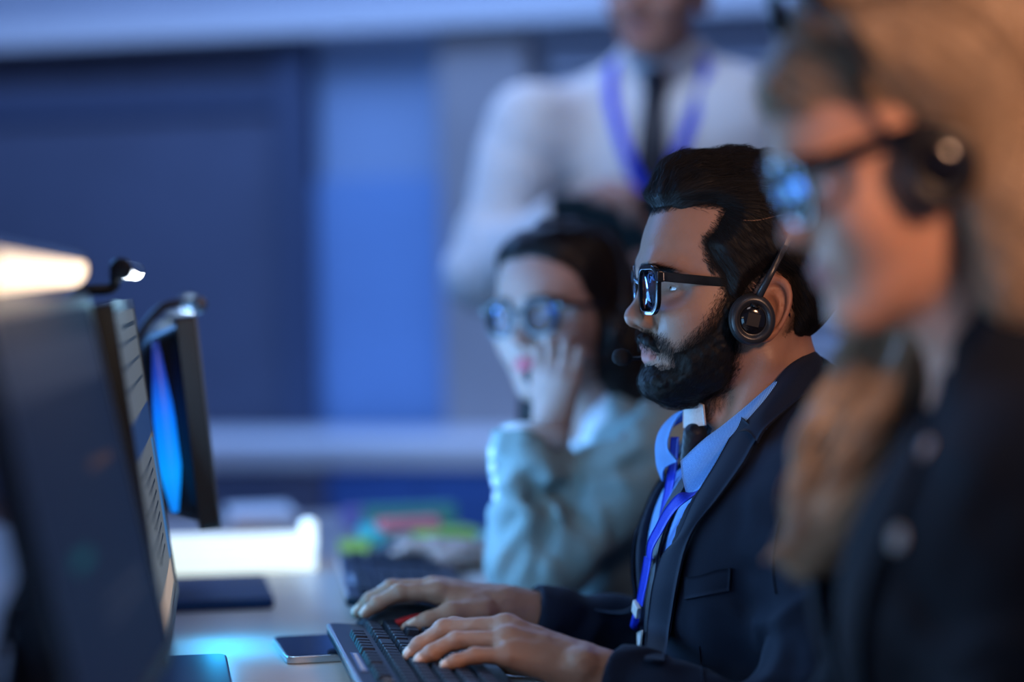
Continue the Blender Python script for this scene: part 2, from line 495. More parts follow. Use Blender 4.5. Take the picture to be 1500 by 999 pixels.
def add_head(S, male, T=lambda f: f, mouth_open=0.0, cheek=0.0):
    """adds a head to the body shape S; T places a shape given in head coordinates (x forward, y left, z up)"""
    u = lambda f, k: S.u(T(f), k); s = lambda f, k: S.s(T(f), k)
    u(loft(HEAD_M if male else HEAD_F), .02)
    u(sym(ell((.052, .044, -.012), (.024, .022, .024))), .03)            # cheekbones
    if male: u(sym(chain([(.092, .004, .031), (.0865, .030, .0375), (.070, .050, .033)], [.0075, .0085, .006])), .016)   # brow ridge
    else: u(sym(chain([(.0835, .012, .034), (.079, .030, .037), (.066, .046, .033)], [.005, .006, .005])), .018)
    s(sym(ell((.098, .0315, .016), (.0165, .0185, .0135))), .014)         # eye sockets
    s(sym(ell((.089, .056, .0135), (.026, .021, .0150))), .016)          # hollow beside the eye
    # nose
    if male:
        u(chain([(.0865, 0, .030), (.0925, 0, .012), (.1025, 0, -.0115)], [.0085, .0075, .0095]), .012)
        u(ell((.1045, 0, -.0150), (.0112, .0112, .0098)), .008)
        u(sym(ell((.0955, .0125, -.0190), (.0105, .0070, .0085))), .006)
        u(cone((.1055, 0, -.0185), (.095, 0, -.0265), .0050, .0050), .006)
        s(sym(ell((.1015, .0062, -.0262), (.0062, .0034, .0040))), .003)
        s(sym(cone((.094, .0195, -.010), (.083, .0215, -.026), .0016)), .006)
    else:
        u(chain([(.0830, 0, .028), (.0870, 0, .012), (.0965, 0, -.0095)], [.0075, .0060, .0075]), .012)
        u(ell((.0995, 0, -.0125), (.0095, .0090, .0080)), .007)
        u(sym(ell((.0920, .0105, -.0165), (.0090, .0058, .0068))), .006)
        u(cone((.1000, 0, -.0160), (.0915, 0, -.0235), .0042, .0045), .006)
        s(sym(ell((.0970, .0055, -.0225), (.0052, .0028, .0034))), .003)
    # eyelids
    lid = ell((.0635 if male else .0655, .0315, .0145), (.0142, .0150, .0138))
    def lids(p):
        d = lid(p)
        zc = p[:, 2] - .0145
        open_ = np.abs(zc + .0008) - (.0046 - 22 * (p[:, 1] - .0315) ** 2)   # almond opening
        return smax(d, -np.maximum(open_, -(p[:, 0] - .066)), .0012)
    u(sym(lids), .004)
    # mouth
    o = mouth_open
    if male:
        u(sym(chain([(.0950, 0, -.0440), (.0915, .012, -.0450), (.0800, .0255, -.0560)], [.0062, .0055, .0030])), .006)
        u(sym(chain([(.0925, 0, -.0560), (.0885, .012, -.0570), (.0790, .0245, -.0585)], [.0068, .0060, .0030])), .006)
        s(sym(chain([(.1030, 0, -.0492), (.0975, .012, -.0500), (.0820, .0265, -.0575)], [.0011, .0010, .0007])), .003)
        u(ell((.0775, 0, -.0850), (.0165, .022, .016)), .02)
    else:
        u(sym(chain([(.0925, 0, -.0415), (.0890, .011, -.0425), (.0775, .0235, -.0485)], [.0056, .0052, .0028])), .006)
        u(sym(chain([(.0905, 0, -.0530 - o), (.0865, .011, -.0535 - o), (.0770, .0225, -.0505 - o * .5)], [.0064, .0058, .0028])), .006)
        s(sym(chain([(.1000, 0, -.0467 - o * .5), (.0940, .011, -.0472 - o * .5), (.0790, .0245, -.0495 - o * .4)], [.0010 + o * .55, .0009 + o * .5, .0006])), .003)
        u(ell((.0745, 0, -.0830), (.0140, .016, .0135)), .02)
    # ears
    for sg in (1, -1):
        R = A(Matrix.Rotation(math.radians(-24 * sg), 3, 'Z') @ Matrix.Rotation(math.radians(-8), 3, 'Y') @ Matrix.Rotation(math.radians(10 * sg), 3, 'X'))
        c = V(-.020, .0765 * sg, -.008)
        def ear(p, R=R, c=c, sg=sg):
            q = (p - c) @ R
            x, y, z = q[:, 0], q[:, 1] * sg, q[:, 2]
            w = .0165 + .004 * np.clip(z / .03, -1, 1)
            r = np.sqrt((x / w) ** 2 + (z / .0295) ** 2 + 1e-9)
            ring = np.sqrt(((r - 1) * .020) ** 2 + (y - .0035) ** 2) - .0034
            anti = np.sqrt(((np.sqrt(((x - .002) / (w * .62)) ** 2 + ((z + .004) / .019) ** 2 + 1e-9) - 1) * .013) ** 2 + (y - .001) ** 2) - .0026
            disc = np.maximum((r - 1) * .017, np.abs(y + .002) - .0022)
            lobe = np.sqrt((x - .004) ** 2 + (y * 1.5 - .002) ** 2 + (z + .029) ** 2) - .0072
            d = smin(smin(ring, disc, .004), smin(anti, lobe, .004), .004)
            return d
        u(ear, .006)
def head_masks(q, male):
    """lip / hair-tint / flush masks for points in head coordinates"""
    f, l, z = q[:, 0], np.abs(q[:, 1]), q[:, 2]
    if male:
        zu, zl, zm = -.0405 - .5 * np.maximum(l - .004, 0), -.0632 + .22 * l, .0245
    else:
        zu, zl, zm = -.0375 - .42 * np.maximum(l - .003, 0), -.0600 + .45 * l, .0235
    lip = smst(zu + .0007, zu - .0012, z) * smst(zl - .0009, zl + .0009, z) * smst(zm + .001, zm - .002, l) * smst(.070, .074, f)
    brow = smst(.0046, .0022, np.abs(z - (.0365 - 9.0 * (l - .030) ** 2 - (l - .03) * .05))) * smst(.009, .013, l) * smst(.056, .048, l) * (f > .04)
    flush = smst(.030, .0, np.sqrt((f - .062) ** 2 + (l - .045) ** 2 + (z + .012) ** 2)) * .35
    flush = np.maximum(flush, .5 * (l > .071) * (f < .0) * (f > -.05) * (z < .04) * (z > -.05))
    flush = np.maximum(flush, .45 * smst(.022, .008, np.sqrt((f - .106) ** 2 + l ** 2 + (z + .015) ** 2)))
    return lip, brow, flush
def add_hand(S, W, fingers, thumb, T=lambda f: f, r=1.0, wr=.026, k=.012):
    """W wrist; fingers: four lists MCP, PIP, DIP, TIP; thumb: CMC, MCP, IP, TIP"""
    u = lambda f, kk: S.u(T(f), kk)
    W = A(W, float)
    M = [A(f[0], float) for f in fingers]
    for i, m in enumerate(M):
        a = W + (m - W) * .12 + (M[i] - (M[0] + M[3]) / 2) * .38
        u(cone(a, m, .0165 * r, .0118 * r), k)
    for i in range(3):
        a = (M[i] + M[i + 1]) / 2
        u(cone(W + (a - W) * .3, W + (a - W) * .93, .0155 * r, .0105 * r), k)
    c = A(thumb[0], float)
    u(cone(c, thumb[1], .0155 * r, .0125 * r), k * 1.3)
    u(cone(W + (c - W) * .2, (A(thumb[1], float) + M[0]) / 2 * .55 + W * .45, .014 * r, .009 * r), k * 1.2)
    for i, f in enumerate(fingers):
        g = [.0098, .0104, .0094, .0096][i] * r if i < 3 else .0084 * r
        f = [A(x, float) for x in f]
        u(cone(f[0], f[1], g * 1.08, g * .95), .006)
        u(ball(f[1], g * .99), .004)
        u(cone(f[1], f[2], g * .93, g * .84), .003)
        u(ball(f[2], g * .88), .003)
        e = f[2] + (f[3] - f[2]) * (1 - .006 / max(np.linalg.norm(f[3] - f[2]), .008))
        u(cone(f[2], e, g * .84, g * .70), .003)
    t = [A(x, float) for x in thumb]
    u(cone(t[1], t[2], .0118 * r, .0104 * r), .008)
    u(cone(t[2], t[3], .0106 * r, .0080 * r), .004)
def nail_mask(v, nrmv, fingers, thumb, dors, r=1.0):
    out = np.zeros(len(v))
    for i, f in enumerate(list(fingers) + [thumb]):
        a, b = A(f[2], float), A(f[3], float)
        ax = nrm(b - a); L = np.linalg.norm(b - a)
        dn = nrm(dors - ax * (dors @ ax))
        q = v - a
        t = q @ ax / L
        w = q - (q @ ax)[:, None] * ax
        side = np.abs(w @ np.cross(ax, dn))
        m = smst(.48, .56, t) * smst(1.02, .9, t) * smst(.0062 * r, .0050 * r, side) * (w @ dn > .001)* (np.linalg.norm(w, axis=1) < .013)
        out = np.maximum(out, m)
    return out
def vnormals(v, q):
    n = np.cross(v[q[:, 2]] - v[q[:, 0]], v[q[:, 3]] - v[q[:, 1]])
    acc = np.zeros_like(v)
    for c in range(4):
        for ax in range(3): acc[:, ax] += np.bincount(q[:, c], weights=n[:, ax], minlength=len(v))
    return nrm(acc)
def add_arm(S, sh, el, wr, r=(.048, .040, .027), k=.03):
    S.u(cone(sh, el, r[0], r[1]), k); S.u(cone(el, wr, r[1] * .98, r[2]), .02)
def cuff_cut(wr, el, at, reach=.075):
    """removes everything past the cuff plane around the wrist; at: distance of the cuff from the wrist towards the elbow"""
    wr = A(wr, float); el = A(el, float)
    d = nrm(wr - el); c = wr - d * at
    def fn(p):
        q = p - c
        t = q @ d
        rad = np.sqrt(np.maximum((q ** 2).sum(1) - t * t, 0))
        return np.maximum(np.maximum(-t, rad - reach), t - .16)
    return fn
def cuff_hole(wr, el, at, r, depth=.03):
    wr = A(wr, float); el = A(el, float); d = nrm(wr - el)
    return cone(wr - d * (at + depth), wr, r, r)
def folds(p, a, b, amp, period, reach, seed, skew=.35):
    """cloth rucks across a limb from a to b"""
    a = A(a, float); b = A(b, float); d = nrm(b - a); L = np.linalg.norm(b - a)
    q = p - a; t = q @ d
    w = q - t[:, None] * d; rad = np.sqrt((w ** 2).sum(1))
    n = vnoise(p, 14, seed) * .5 + vnoise(p, 31, seed + 1) * .25
    s = np.sin(2 * math.pi * (t / period + n * 1.1 + skew * (w[:, 2] - w[:, 1]) / period * .6))
    env = smst(-.05, .03, t) * smst(L + .05, L - .03, t) * smst(reach * 1.6, reach, rad)
    return -amp * env * (np.abs(s) ** 1.3 * np.sign(s) * .6 + n)
def frame(H, yaw):
    c, s = math.cos(math.radians(yaw)), math.sin(math.radians(yaw))
    M = Matrix(((c, -s, 0, H[0]), (s, c, 0, H[1]), (0, 0, 1, H[2]), (0, 0, 0, 1)))
    R = A([[c, -s, 0], [s, c, 0], [0, 0, 1]])
    return M, R
class Local:
    """a person's own frame: origin between the ears, x forward, y to the left, z up"""
    def __init__(self, H, yaw):
        self.H = A(H, float); self.M, self.R = frame(H, yaw)
    def w2l(self, p): return (A(p, float) - self.H) @ self.R
    def l2w(self, p): return self.H + self.R @ A(p, float)
    def p(self, px, py, D): return self.w2l(P(px, py, D))
    def pl(self, px, py, l):
        o = self.w2l(CAM); d = ray(px, py) @ self.R
        return o + d * ((l - o[1]) / d[1])
    def cast(self, sdf, px, py, off=0.0):
        o = self.w2l(CAM); d = nrm(ray(px, py) @ self.R)
        D = np.linalg.norm(self.H - CAM)
        p = trace(sdf, o, d, D - .6, D + .6)
        if p is None:      # grazes past: nearest point of the surface
            t = np.linspace(D - .5, D + .5, 400); q = o + d * t[:, None]
            p = q[np.argmin(sdf(q))]
            for _ in range(6): p = p - grad(sdf, p, .004)[0] * sdf(p[None, :])[0]
        return p + grad(sdf, p, .004)[0] * off if off else p
def desk_cut(loc):
    """clothes and limbs rest on the desks instead of sinking into them"""
    def fn(p):
        w = loc.H + p @ loc.R.T
        q = w - O
        s_, t_ = q @ dS, q @ dT
        tf = np.where(s_ < -.52, .07, np.where(s_ < .195, .035, .115)) + .008
        return np.maximum(w[:, 2] - DESK - .0030, t_ - tf)
    return fn
def head_T(R, t):
    R = A(R, float); t = A(t, float)
    return lambda f: moved(f, R, t)
def rot(yaw=0, pitch=0, roll=0):
    """head turn: yaw left, pitch nose down, roll to the right shoulder (degrees)"""
    return A(Matrix.Rotation(math.radians(yaw), 3, 'Z') @ Matrix.Rotation(math.radians(pitch), 3, 'Y') @ Matrix.Rotation(math.radians(roll), 3, 'X'))
def eye_obj(parent, c, R, gaze=(1, 0, 0)):
    """eyeball with iris and pupil rings as materials of one mesh"""
    g = nrm(A(gaze, float))
    u = nrm(np.cross(g, [0, 0, 1])); w = np.cross(u, g)
    r = .0121; vs = []; n = 28
    angs = [0.001, .16, .17, .42, .46, .8, 1.2, 1.7, 2.3, 3.1]
    for a in angs:
        rr = r * (1.04 if a < .44 else 1.0)
        for k in range(n):
            b = 2 * math.pi * k / n
            vs.append(rr * (math.cos(a) * g + math.sin(a) * (math.cos(b) * u + math.sin(b) * w)))
    fs = [(i * n + k, (i + 1) * n + k, (i + 1) * n + (k + 1) % n, i * n + (k + 1) % n) for i in range(len(angs) - 1) for k in range(n)]
    vs = [A(c) + R @ v for v in vs]
    o = mesh('eye', A(vs), fs, MAT['eye_white'], parent)
    o.data.materials.append(MAT['iris']); o.data.materials.append(MAT['pupil'])
    o.data.polygons.foreach_set('material_index', [2] * n * 2 + [1] * n * 2 + [0] * (len(fs) - 4 * n))
    return o
# ------------------------------------------------------------------ palette
MAT = dict(
    eye_white=mat('eye_white', (.72, .72, .74), .12, spec=.7, coat=1), iris=mat('iris', (.055, .03, .018), .1, coat=1), pupil=mat('pupil', (.004, .004, .004), .1, coat=1),
    black_plastic=mat('black_plastic', (.012, .012, .014), .32, bump=(600, .1, .0004)),
    glossy_black=mat('glossy_black', (.006, .006, .008), .12, coat=.6),
    satin_grey=mat('satin_grey', (.030, .032, .038), .30, metal=.3),
    dark_rubber=mat('dark_rubber', (.012, .013, .016), .55, bump=(300, .3, .0005)),
    mic_foam=mat('mic_foam', (.006, .006, .008), .95, bump=(900, 1, .001)),
    metal=mat('bright_metal', (.75, .76, .78), .22, metal=1),
    lens=None,
    navy_cloth=fabric('navy_suit_cloth', (.0042, .0088, .0240), rough=.85, sheen=.02),
    black_cloth=fabric('black_blazer_cloth', (.0034, .0058, .0125), rough=.88, sheen=.02),
    grey_blazer=fabric('pale_grey_blazer_cloth', (.23, .31, .31), rough=.8, sheen=.1),
    white_shirt=fabric('white_shirt_cloth', (.62, .62, .64), (.68, .68, .70), rough=.8, sheen=.05, bump=.15),
    stripe_shirt=fabric('pinstripe_shirt_cloth', (.22, .47, .90), (.25, .51, .93), rough=.8, sheen=.0, bump=.1, stripe=(None, .0021, (.05, .17, .52))),
    tie_dark=fabric('dark_tie_silk', (.008, .010, .018), rough=.5, sheen=.0),
    lanyard_blue=fabric('blue_lanyard_ribbon', (.010, .035, .62), (.014, .05, .75), rough=.55, sheen=.0),
    clip_white=mat('white_plastic', (.75, .76, .78), .35),
    charcoal=fabric('charcoal_trouser_cloth', (.012, .013, .018), rough=.85),
    shoe=mat('shoe_leather', (.01, .009, .008), .35, coat=.2),
    tablet_case=mat('tablet_case', (.012, .022, .026), .4),
    scalp=mat('scalp_line', (.20, .12, .08), .6),
    nail=mat('nail', (.6, .42, .36), .25),
)
def glass_mat(name, tint=(.92, .96, 1), ior=1.17):
    m = bpy.data.materials.new(name); m.use_nodes = True
    nt = m.node_tree; nt.nodes.clear(); L = nt.links.new
    out = nt.nodes.new('ShaderNodeOutputMaterial')
    tr = nt.nodes.new('ShaderNodeBsdfTransparent'); tr.inputs['Color'].default_value = (*tint, 1)
    gl = nt.nodes.new('ShaderNodeBsdfGlossy'); gl.inputs['Roughness'].default_value = .03; gl.inputs['Color'].default_value = (.55, .75, 1, 1)
    fr = nt.nodes.new('ShaderNodeFresnel'); fr.inputs['IOR'].default_value = ior
    mx = nt.nodes.new('ShaderNodeMixShader')
    L(fr.outputs[0], mx.inputs[0]); L(tr.outputs[0], mx.inputs[1]); L(gl.outputs[0], mx.inputs[2]); L(mx.outputs[0], out.inputs['Surface'])
    return m
MAT['lens'] = glass_mat('spectacle_lens'); MAT['lens_bright'] = glass_mat('uncoated_spectacle_lens', ior=1.45)
MAT['skin_tan'] = skin_mat('skin_warm_brown', (.32, .180, .125), (.40, .15, .13))
MAT['skin_fair'] = skin_mat('skin_fair', (.60, .33, .23), (.48, .17, .15), hair=(.10, .06, .03))
MAT['skin_light'] = skin_mat('skin_light', (.38, .235, .19), (.50, .10, .12), hair=(.02, .015, .012))
MAT['skin_man'] = skin_mat('skin_beige', (.33, .165, .12), (.42, .17, .14), hair=(.04, .03, .02))
MAT['hair_black'] = hair_mat('black_hair', (.004, .004, .005), (.014, .012, .012), .62)
MAT['hair_dark'] = hair_mat('dark_brown_hair', (.007, .005, .005), (.022, .013, .010), .4)
MAT['hair_blonde'] = hair_mat('blonde_hair', (.19, .130, .085), (.62, .47, .33), .42)
# ------------------------------------------------------------------ worn things
def make_glasses(name, Mh, label, frame_mat, w=.052, h=.044, cx=.0345, cz=.011, f=.0945, rim=.0024, temple_h=.0075, ear=(-.028, .078, .008), round_=.016, hinge=None, group=None, lens='lens'):
    root = empty(name, Mh, label, 'glasses', group)
    curve = lambda y: f - 2.2 * y * y
    front = MB()
    def rimshape(sg):
        pts = rrect(w, h, round_, 8)
        n = len(pts); vs = []; fs = []
        prof = [(-rim, -.0022), (rim * .6, -.0022), (rim * .6, .0022), (-rim, .0022)]
        for i, (a, b) in enumerate(pts):
            s = 1 - .10 * (b < 0) * min(1, -b / (h / 2))
            ctr = V(0, 0, 0)
            d = nrm(V(a, b)); 
            for o, dep in prof:
                y = sg * (cx + (a * s - d[0] * o)); z = cz + b - d[1] * o
                thick = 1.6 if b > h * .36 else 1.0
                vs.append((curve(y) + dep, y, z))
        for i in range(n):
            j = (i + 1) % n
            for k in range(4):
                q = (i * 4 + k, i * 4 + (k + 1) % 4, j * 4 + (k + 1) % 4, j * 4 + k)
                fs.append(q if sg > 0 else q[::-1])
        front.add(vs, fs)
    rimshape(1); rimshape(-1)
    bz = cz + h * .18
    front.tube([(curve(.010) + .0005, .0095, bz - .001), (curve(0) + .003, 0, bz + .0025), (curve(.010) + .0005, -.0095, bz - .001)], .0024, 10)
    hy = cx + w / 2
    for sg in (1, -1):   # end pieces
        front.box((curve(hy) - .001, sg * (hy + .0030), cz + h * .30), (.006, .0085, temple_h * 1.15))
    fo = front.build('frame_front', frame_mat, root, bevel=.0006)
    for sg in (1, -1):
        pts = rrect(w - .002, h - .002, round_, 8)
        vs = [(curve(sg * (cx + a * (1 - .1 * (b < 0) * min(1, -b / (h / 2))))), sg * (cx + a * (1 - .1 * (b < 0) * min(1, -b / (h / 2)))), cz + b) for a, b in pts]
        n = len(vs)
        vs += [(x - .0015, y, z) for x, y, z in vs]
        c0 = len(vs); vs += [(curve(sg * cx) + .0012, sg * cx, cz), (curve(sg * cx) - .0003, sg * cx, cz)]
        fs = []
        for i in range(n):
            j = (i + 1) % n
            fs += [(i, j, c0), (n + j, n + i, c0 + 1), (i, n + i, n + j, j)]
        mesh('lens', A(vs), fs, MAT[lens], root)
        t = MB()
        x0 = curve(hy) - .003; y0 = hy + .0045
        pth = spline([(x0, sg * y0, cz + h * .30), (x0 * .55, sg * (y0 + (ear[1] - y0) * .6), cz + h * .30 + (ear[2] + .012 - cz - h * .3) * .45), (.004, sg * ear[1], ear[2] + .012), (ear[0] + .006, sg * ear[1], ear[2] + .004), (ear[0] - .010, sg * (ear[1] - .001), ear[2] - .020)], 26)
        vs = []; fs = []
        for i, p in enumerate(pth):
            tt = i / 25
            hh = temple_h * (1 - .45 * smst(.5, .9, tt)) / 2; th = .0013
            for dy, dz in ((-th, -hh), (th, -hh), (th, hh), (-th, hh)): vs.append((p[0], p[1] + dy, p[2] + dz))
        for i in range(25):
            for k in range(4): fs.append((i * 4 + k, i * 4 + (k + 1) % 4, i * 4 + 4 + (k + 1) % 4, i * 4 + 4 + k))
        fs += [(0, 3, 2, 1), (100, 101, 102, 103)]
        t.add(vs, fs)
        to = t.build('temple', frame_mat, root, bevel=.0005)
        if hinge:
            hb = MB(); hb.lathe([(.0, 0), (hinge, 0), (hinge, .0012), (hinge * .7, .0018), (0, .0019)], (x0 - .012, sg * (y0 + .0012), cz + h * .3), (0, sg, 0), 20)
            hb.build('hinge_stud', MAT['metal'], to, smooth=True)
        else:
            hb = MB(); hb.box((x0 - .001, sg * (y0 + .0014), cz + h * .30), (.0016, .0006, temple_h * .8)); hb.build('hinge', MAT['metal'], to)
    return root
def make_headset(name, Mh, label, cup=(.006, .0885, -.019), tilt=30, rad=.026, band_w=.010, top=.150, mic=None, mic_side=-1, shell=None, lift=0.0, splay=8, logo=True, back=.0, group=None, head_w=.0, band_pts=None):
    """headband over the crown, two ear cups, boom with foam microphone"""
    shell = shell or MAT['satin_grey']
    root = empty(name, Mh, label, 'headset', group)
    cx, cy, cz = cup
    ti = math.radians(tilt)
    for sg in (1, -1):
        ax = nrm(V(.10, sg * 1.0, -.04)); c = V(cx, sg * cy, cz)
        m = MB(); R = rad
        m.lathe([(R * .55, -.012), (R * .80, -.0125), (R * .98, -.009), (R * 1.04, -.004), (R * 1.0, .001), (R * .86, .003), (R * .5, .003)], c, ax, 40, .94, 1.04)
        ear = m.build('ear_cushion', MAT['dark_rubber'], root, smooth=True)
        m = MB()
        m.lathe([(R * .60, .001), (R * .99, .0015), (R * 1.0, .004), (R * .93, .0075), (R * .80, .0088), (R * .70, .0082), (R * .64, .0055), (R * .60, .005)], c, ax, 40, .94, 1.04)
        cupo = m.build('ear_cup', shell, root, smooth=True)
        m = MB()
        m.lathe([(0.0005, .0078), (R * .30, .0076), (R * .52, .0066), (R * .575, .0054), (R * .60, .0046), (R * .60, .003)], c, ax, 40, .94, 1.04)
        m.build('cup_disc', MAT['glossy_black'], cupo, smooth=True)
        if logo:
            m = MB(); u = nrm(V(1, -.1 * sg, .25)); w = nrm(np.cross(ax, u)); s = R * .26
            cc = c + ax * .0082
            m.box(cc, (2 * s, 2 * s, .0008), np.stack([u, w, ax], 1)); m.build('square_mark', MAT['black_plastic'], cupo)
    # band
    if band_pts is None:
        pts = []
        for a in np.linspace(-90, 90, 41):
            t = math.radians(a)
            y = math.sin(t) * (cy + .004 + head_w * math.cos(t) ** .5 if math.cos(t) > 0 else cy + .004)
            hgt = max(math.cos(t), 0) ** .62 * (top / math.cos(ti) - 0.0)
            pts.append((cx - hgt * math.sin(ti) - back * math.cos(t), y, cz + .012 + hgt * math.cos(ti)))
    else:
        half_ = spline(band_pts, 22)
        pts = [tuple(p) for p in half_] + [(p[0], -p[1], p[2]) for p in half_[-2::-1]]
    pts = A(pts); T = nrm(np.gradient(pts, axis=0))
    side = nrm(V(math.cos(ti), 0, math.sin(ti))); vs = []; fs = []
    for i, p in enumerate(pts):
        nn = nrm(np.cross(T[i], side))
        k = 2 * i / (len(pts) - 1) - 1
        w = band_w / 2 * (1 - .55 * smst(.62, .95, abs(k))); th = .0019
        for a, b in ((-1, -1), (1, -1), (1, 1), (-1, 1)): vs.append(p + side * a * w + nn * b * th)
    for i in range(len(pts) - 1):
        for k in range(4): fs.append((i * 4 + k, i * 4 + (k + 1) % 4, i * 4 + 4 + (k + 1) % 4, i * 4 + 4 + k))
    n4 = 4 * (len(pts) - 1); fs += [(0, 3, 2, 1), (n4, n4 + 1, n4 + 2, n4 + 3)]
    b = MB(); b.add(vs, fs); b.build('headband', shell, root, bevel=.0008)
    for sg in (1, -1):
        end = pts[-1] if sg * pts[-1][1] > 0 else pts[0]
        near = pts[-4] if sg * pts[-1][1] > 0 else pts[3]
        m = MB(); m.tube([near, end, V(cx - .002, sg * (cy + .006), cz + rad * .62)], [.0030, .0042, .0060], 12); m.build('yoke', shell, root, smooth=True)
    if mic is not None:
        s = mic_side; mic = A(mic, float)
        c = V(cx + .006, s * (cy + .004), cz - .008)
        pth = spline([c, c + (V(mic[0], s * cy, mic[2]) - c) * .5 + V(0, s * .002, -.006), mic + V(-.022, s * .016, -.002), mic], 24)
        m = MB(); m.tube(pth, .0019, 8); bo = m.build('microphone_boom', MAT['black_plastic'], root, smooth=True)
        m = MB(); ax = nrm(pth[-1] - pth[-3])
        m.lathe([(.001, -.010), (.0055, -.009), (.0085, -.004), (.0092, .002), (.0078, .008), (.004, .0112), (.0005, .012)], mic, ax, 20); m.build('foam_microphone', MAT['mic_foam'], bo, smooth=True)
    return root
def hmat(loc, R, t):
    """world matrix of a head placed by R, t inside a person's frame"""
    m = Matrix([[*R[i], t[i]] for i in range(3)] + [[0, 0, 0, 1]])
    return loc.M @ m
def flow_strands(sdf, base, nor, dirf, length, seg, r0, lift=.0, jitter=.25, off=.0008, project=True, wave=0):
    """hairs that start on a surface and run along dirf, kept just above it"""
    n = len(base); p = base + nor * off
    path = [p.copy()]
    L = (np.asarray(length) * (0.6 + .8 * rng.random(n)) if np.isscalar(length) else np.asarray(length)) / (seg - 1)
    jit = rng.normal(size=(n, 3)) * jitter
    for k in range(seg - 1):
        nn = grad(sdf, p, .003)
        d = dirf(p) + jit
        d = d - nn * (d * nn).sum(1)[:, None]
        d = nrm(d) + nn * lift * (1 + k * .5)
        p = p + nrm(d) * L[:, None]
        if project:
            v = sdf(p)
            tgt = off + lift * L * (k + 1) * .6
            p = p + nn * np.clip(tgt - v, -.002, .004)[:, None]
        path.append(p.copy())
    return np.stack(path, 1)
def join_hair(name, mv, mq, paths, r0, mat_, parent, base_shade=.1, jit=(.0, 1.0)):
    sv, sq = strand_mesh(paths, r0)
    m = paths.shape[1] * 3
    sh = np.repeat(rng.uniform(jit[0], jit[1], len(paths)), m)
    o = mesh(name, np.concatenate([mv, sv]), np.concatenate([mq, sq + len(mv)]), mat_, parent)
    attr(o, 'shade', np.concatenate([np.full(len(mv), base_shade), sh]))
    return o
def body_obj(name, S, lo, hi, h, loc, mat_, Rh, th, male, nails=None, label=None, extra=None, group=None):
    v, q = march(S, lo, hi, h)
    v = relax(v, q, 1, .35)
    o = mesh(name, v, q, mat_)
    o.matrix_world = loc.M
    hq = (v - th) @ Rh
    lip, brow, flush = head_masks(hq, male)
    near = np.linalg.norm(hq, axis=1) < .2
    lip, brow, flush = lip * near, brow * near, flush * near
    if extra is not None: brow = np.maximum(brow, extra(hq) * near)
    nail = np.zeros(len(v))
    if nails:
        N = vnormals(v, q)
        for fg, tb, do, r in nails: nail = np.maximum(nail, nail_mask(v, N, fg, tb, do, r))
    attrc(o, 'mk', np.stack([lip, brow, flush], 1)); attr(o, 'nail', nail)
    tag(o, label, 'person', group)
    return o
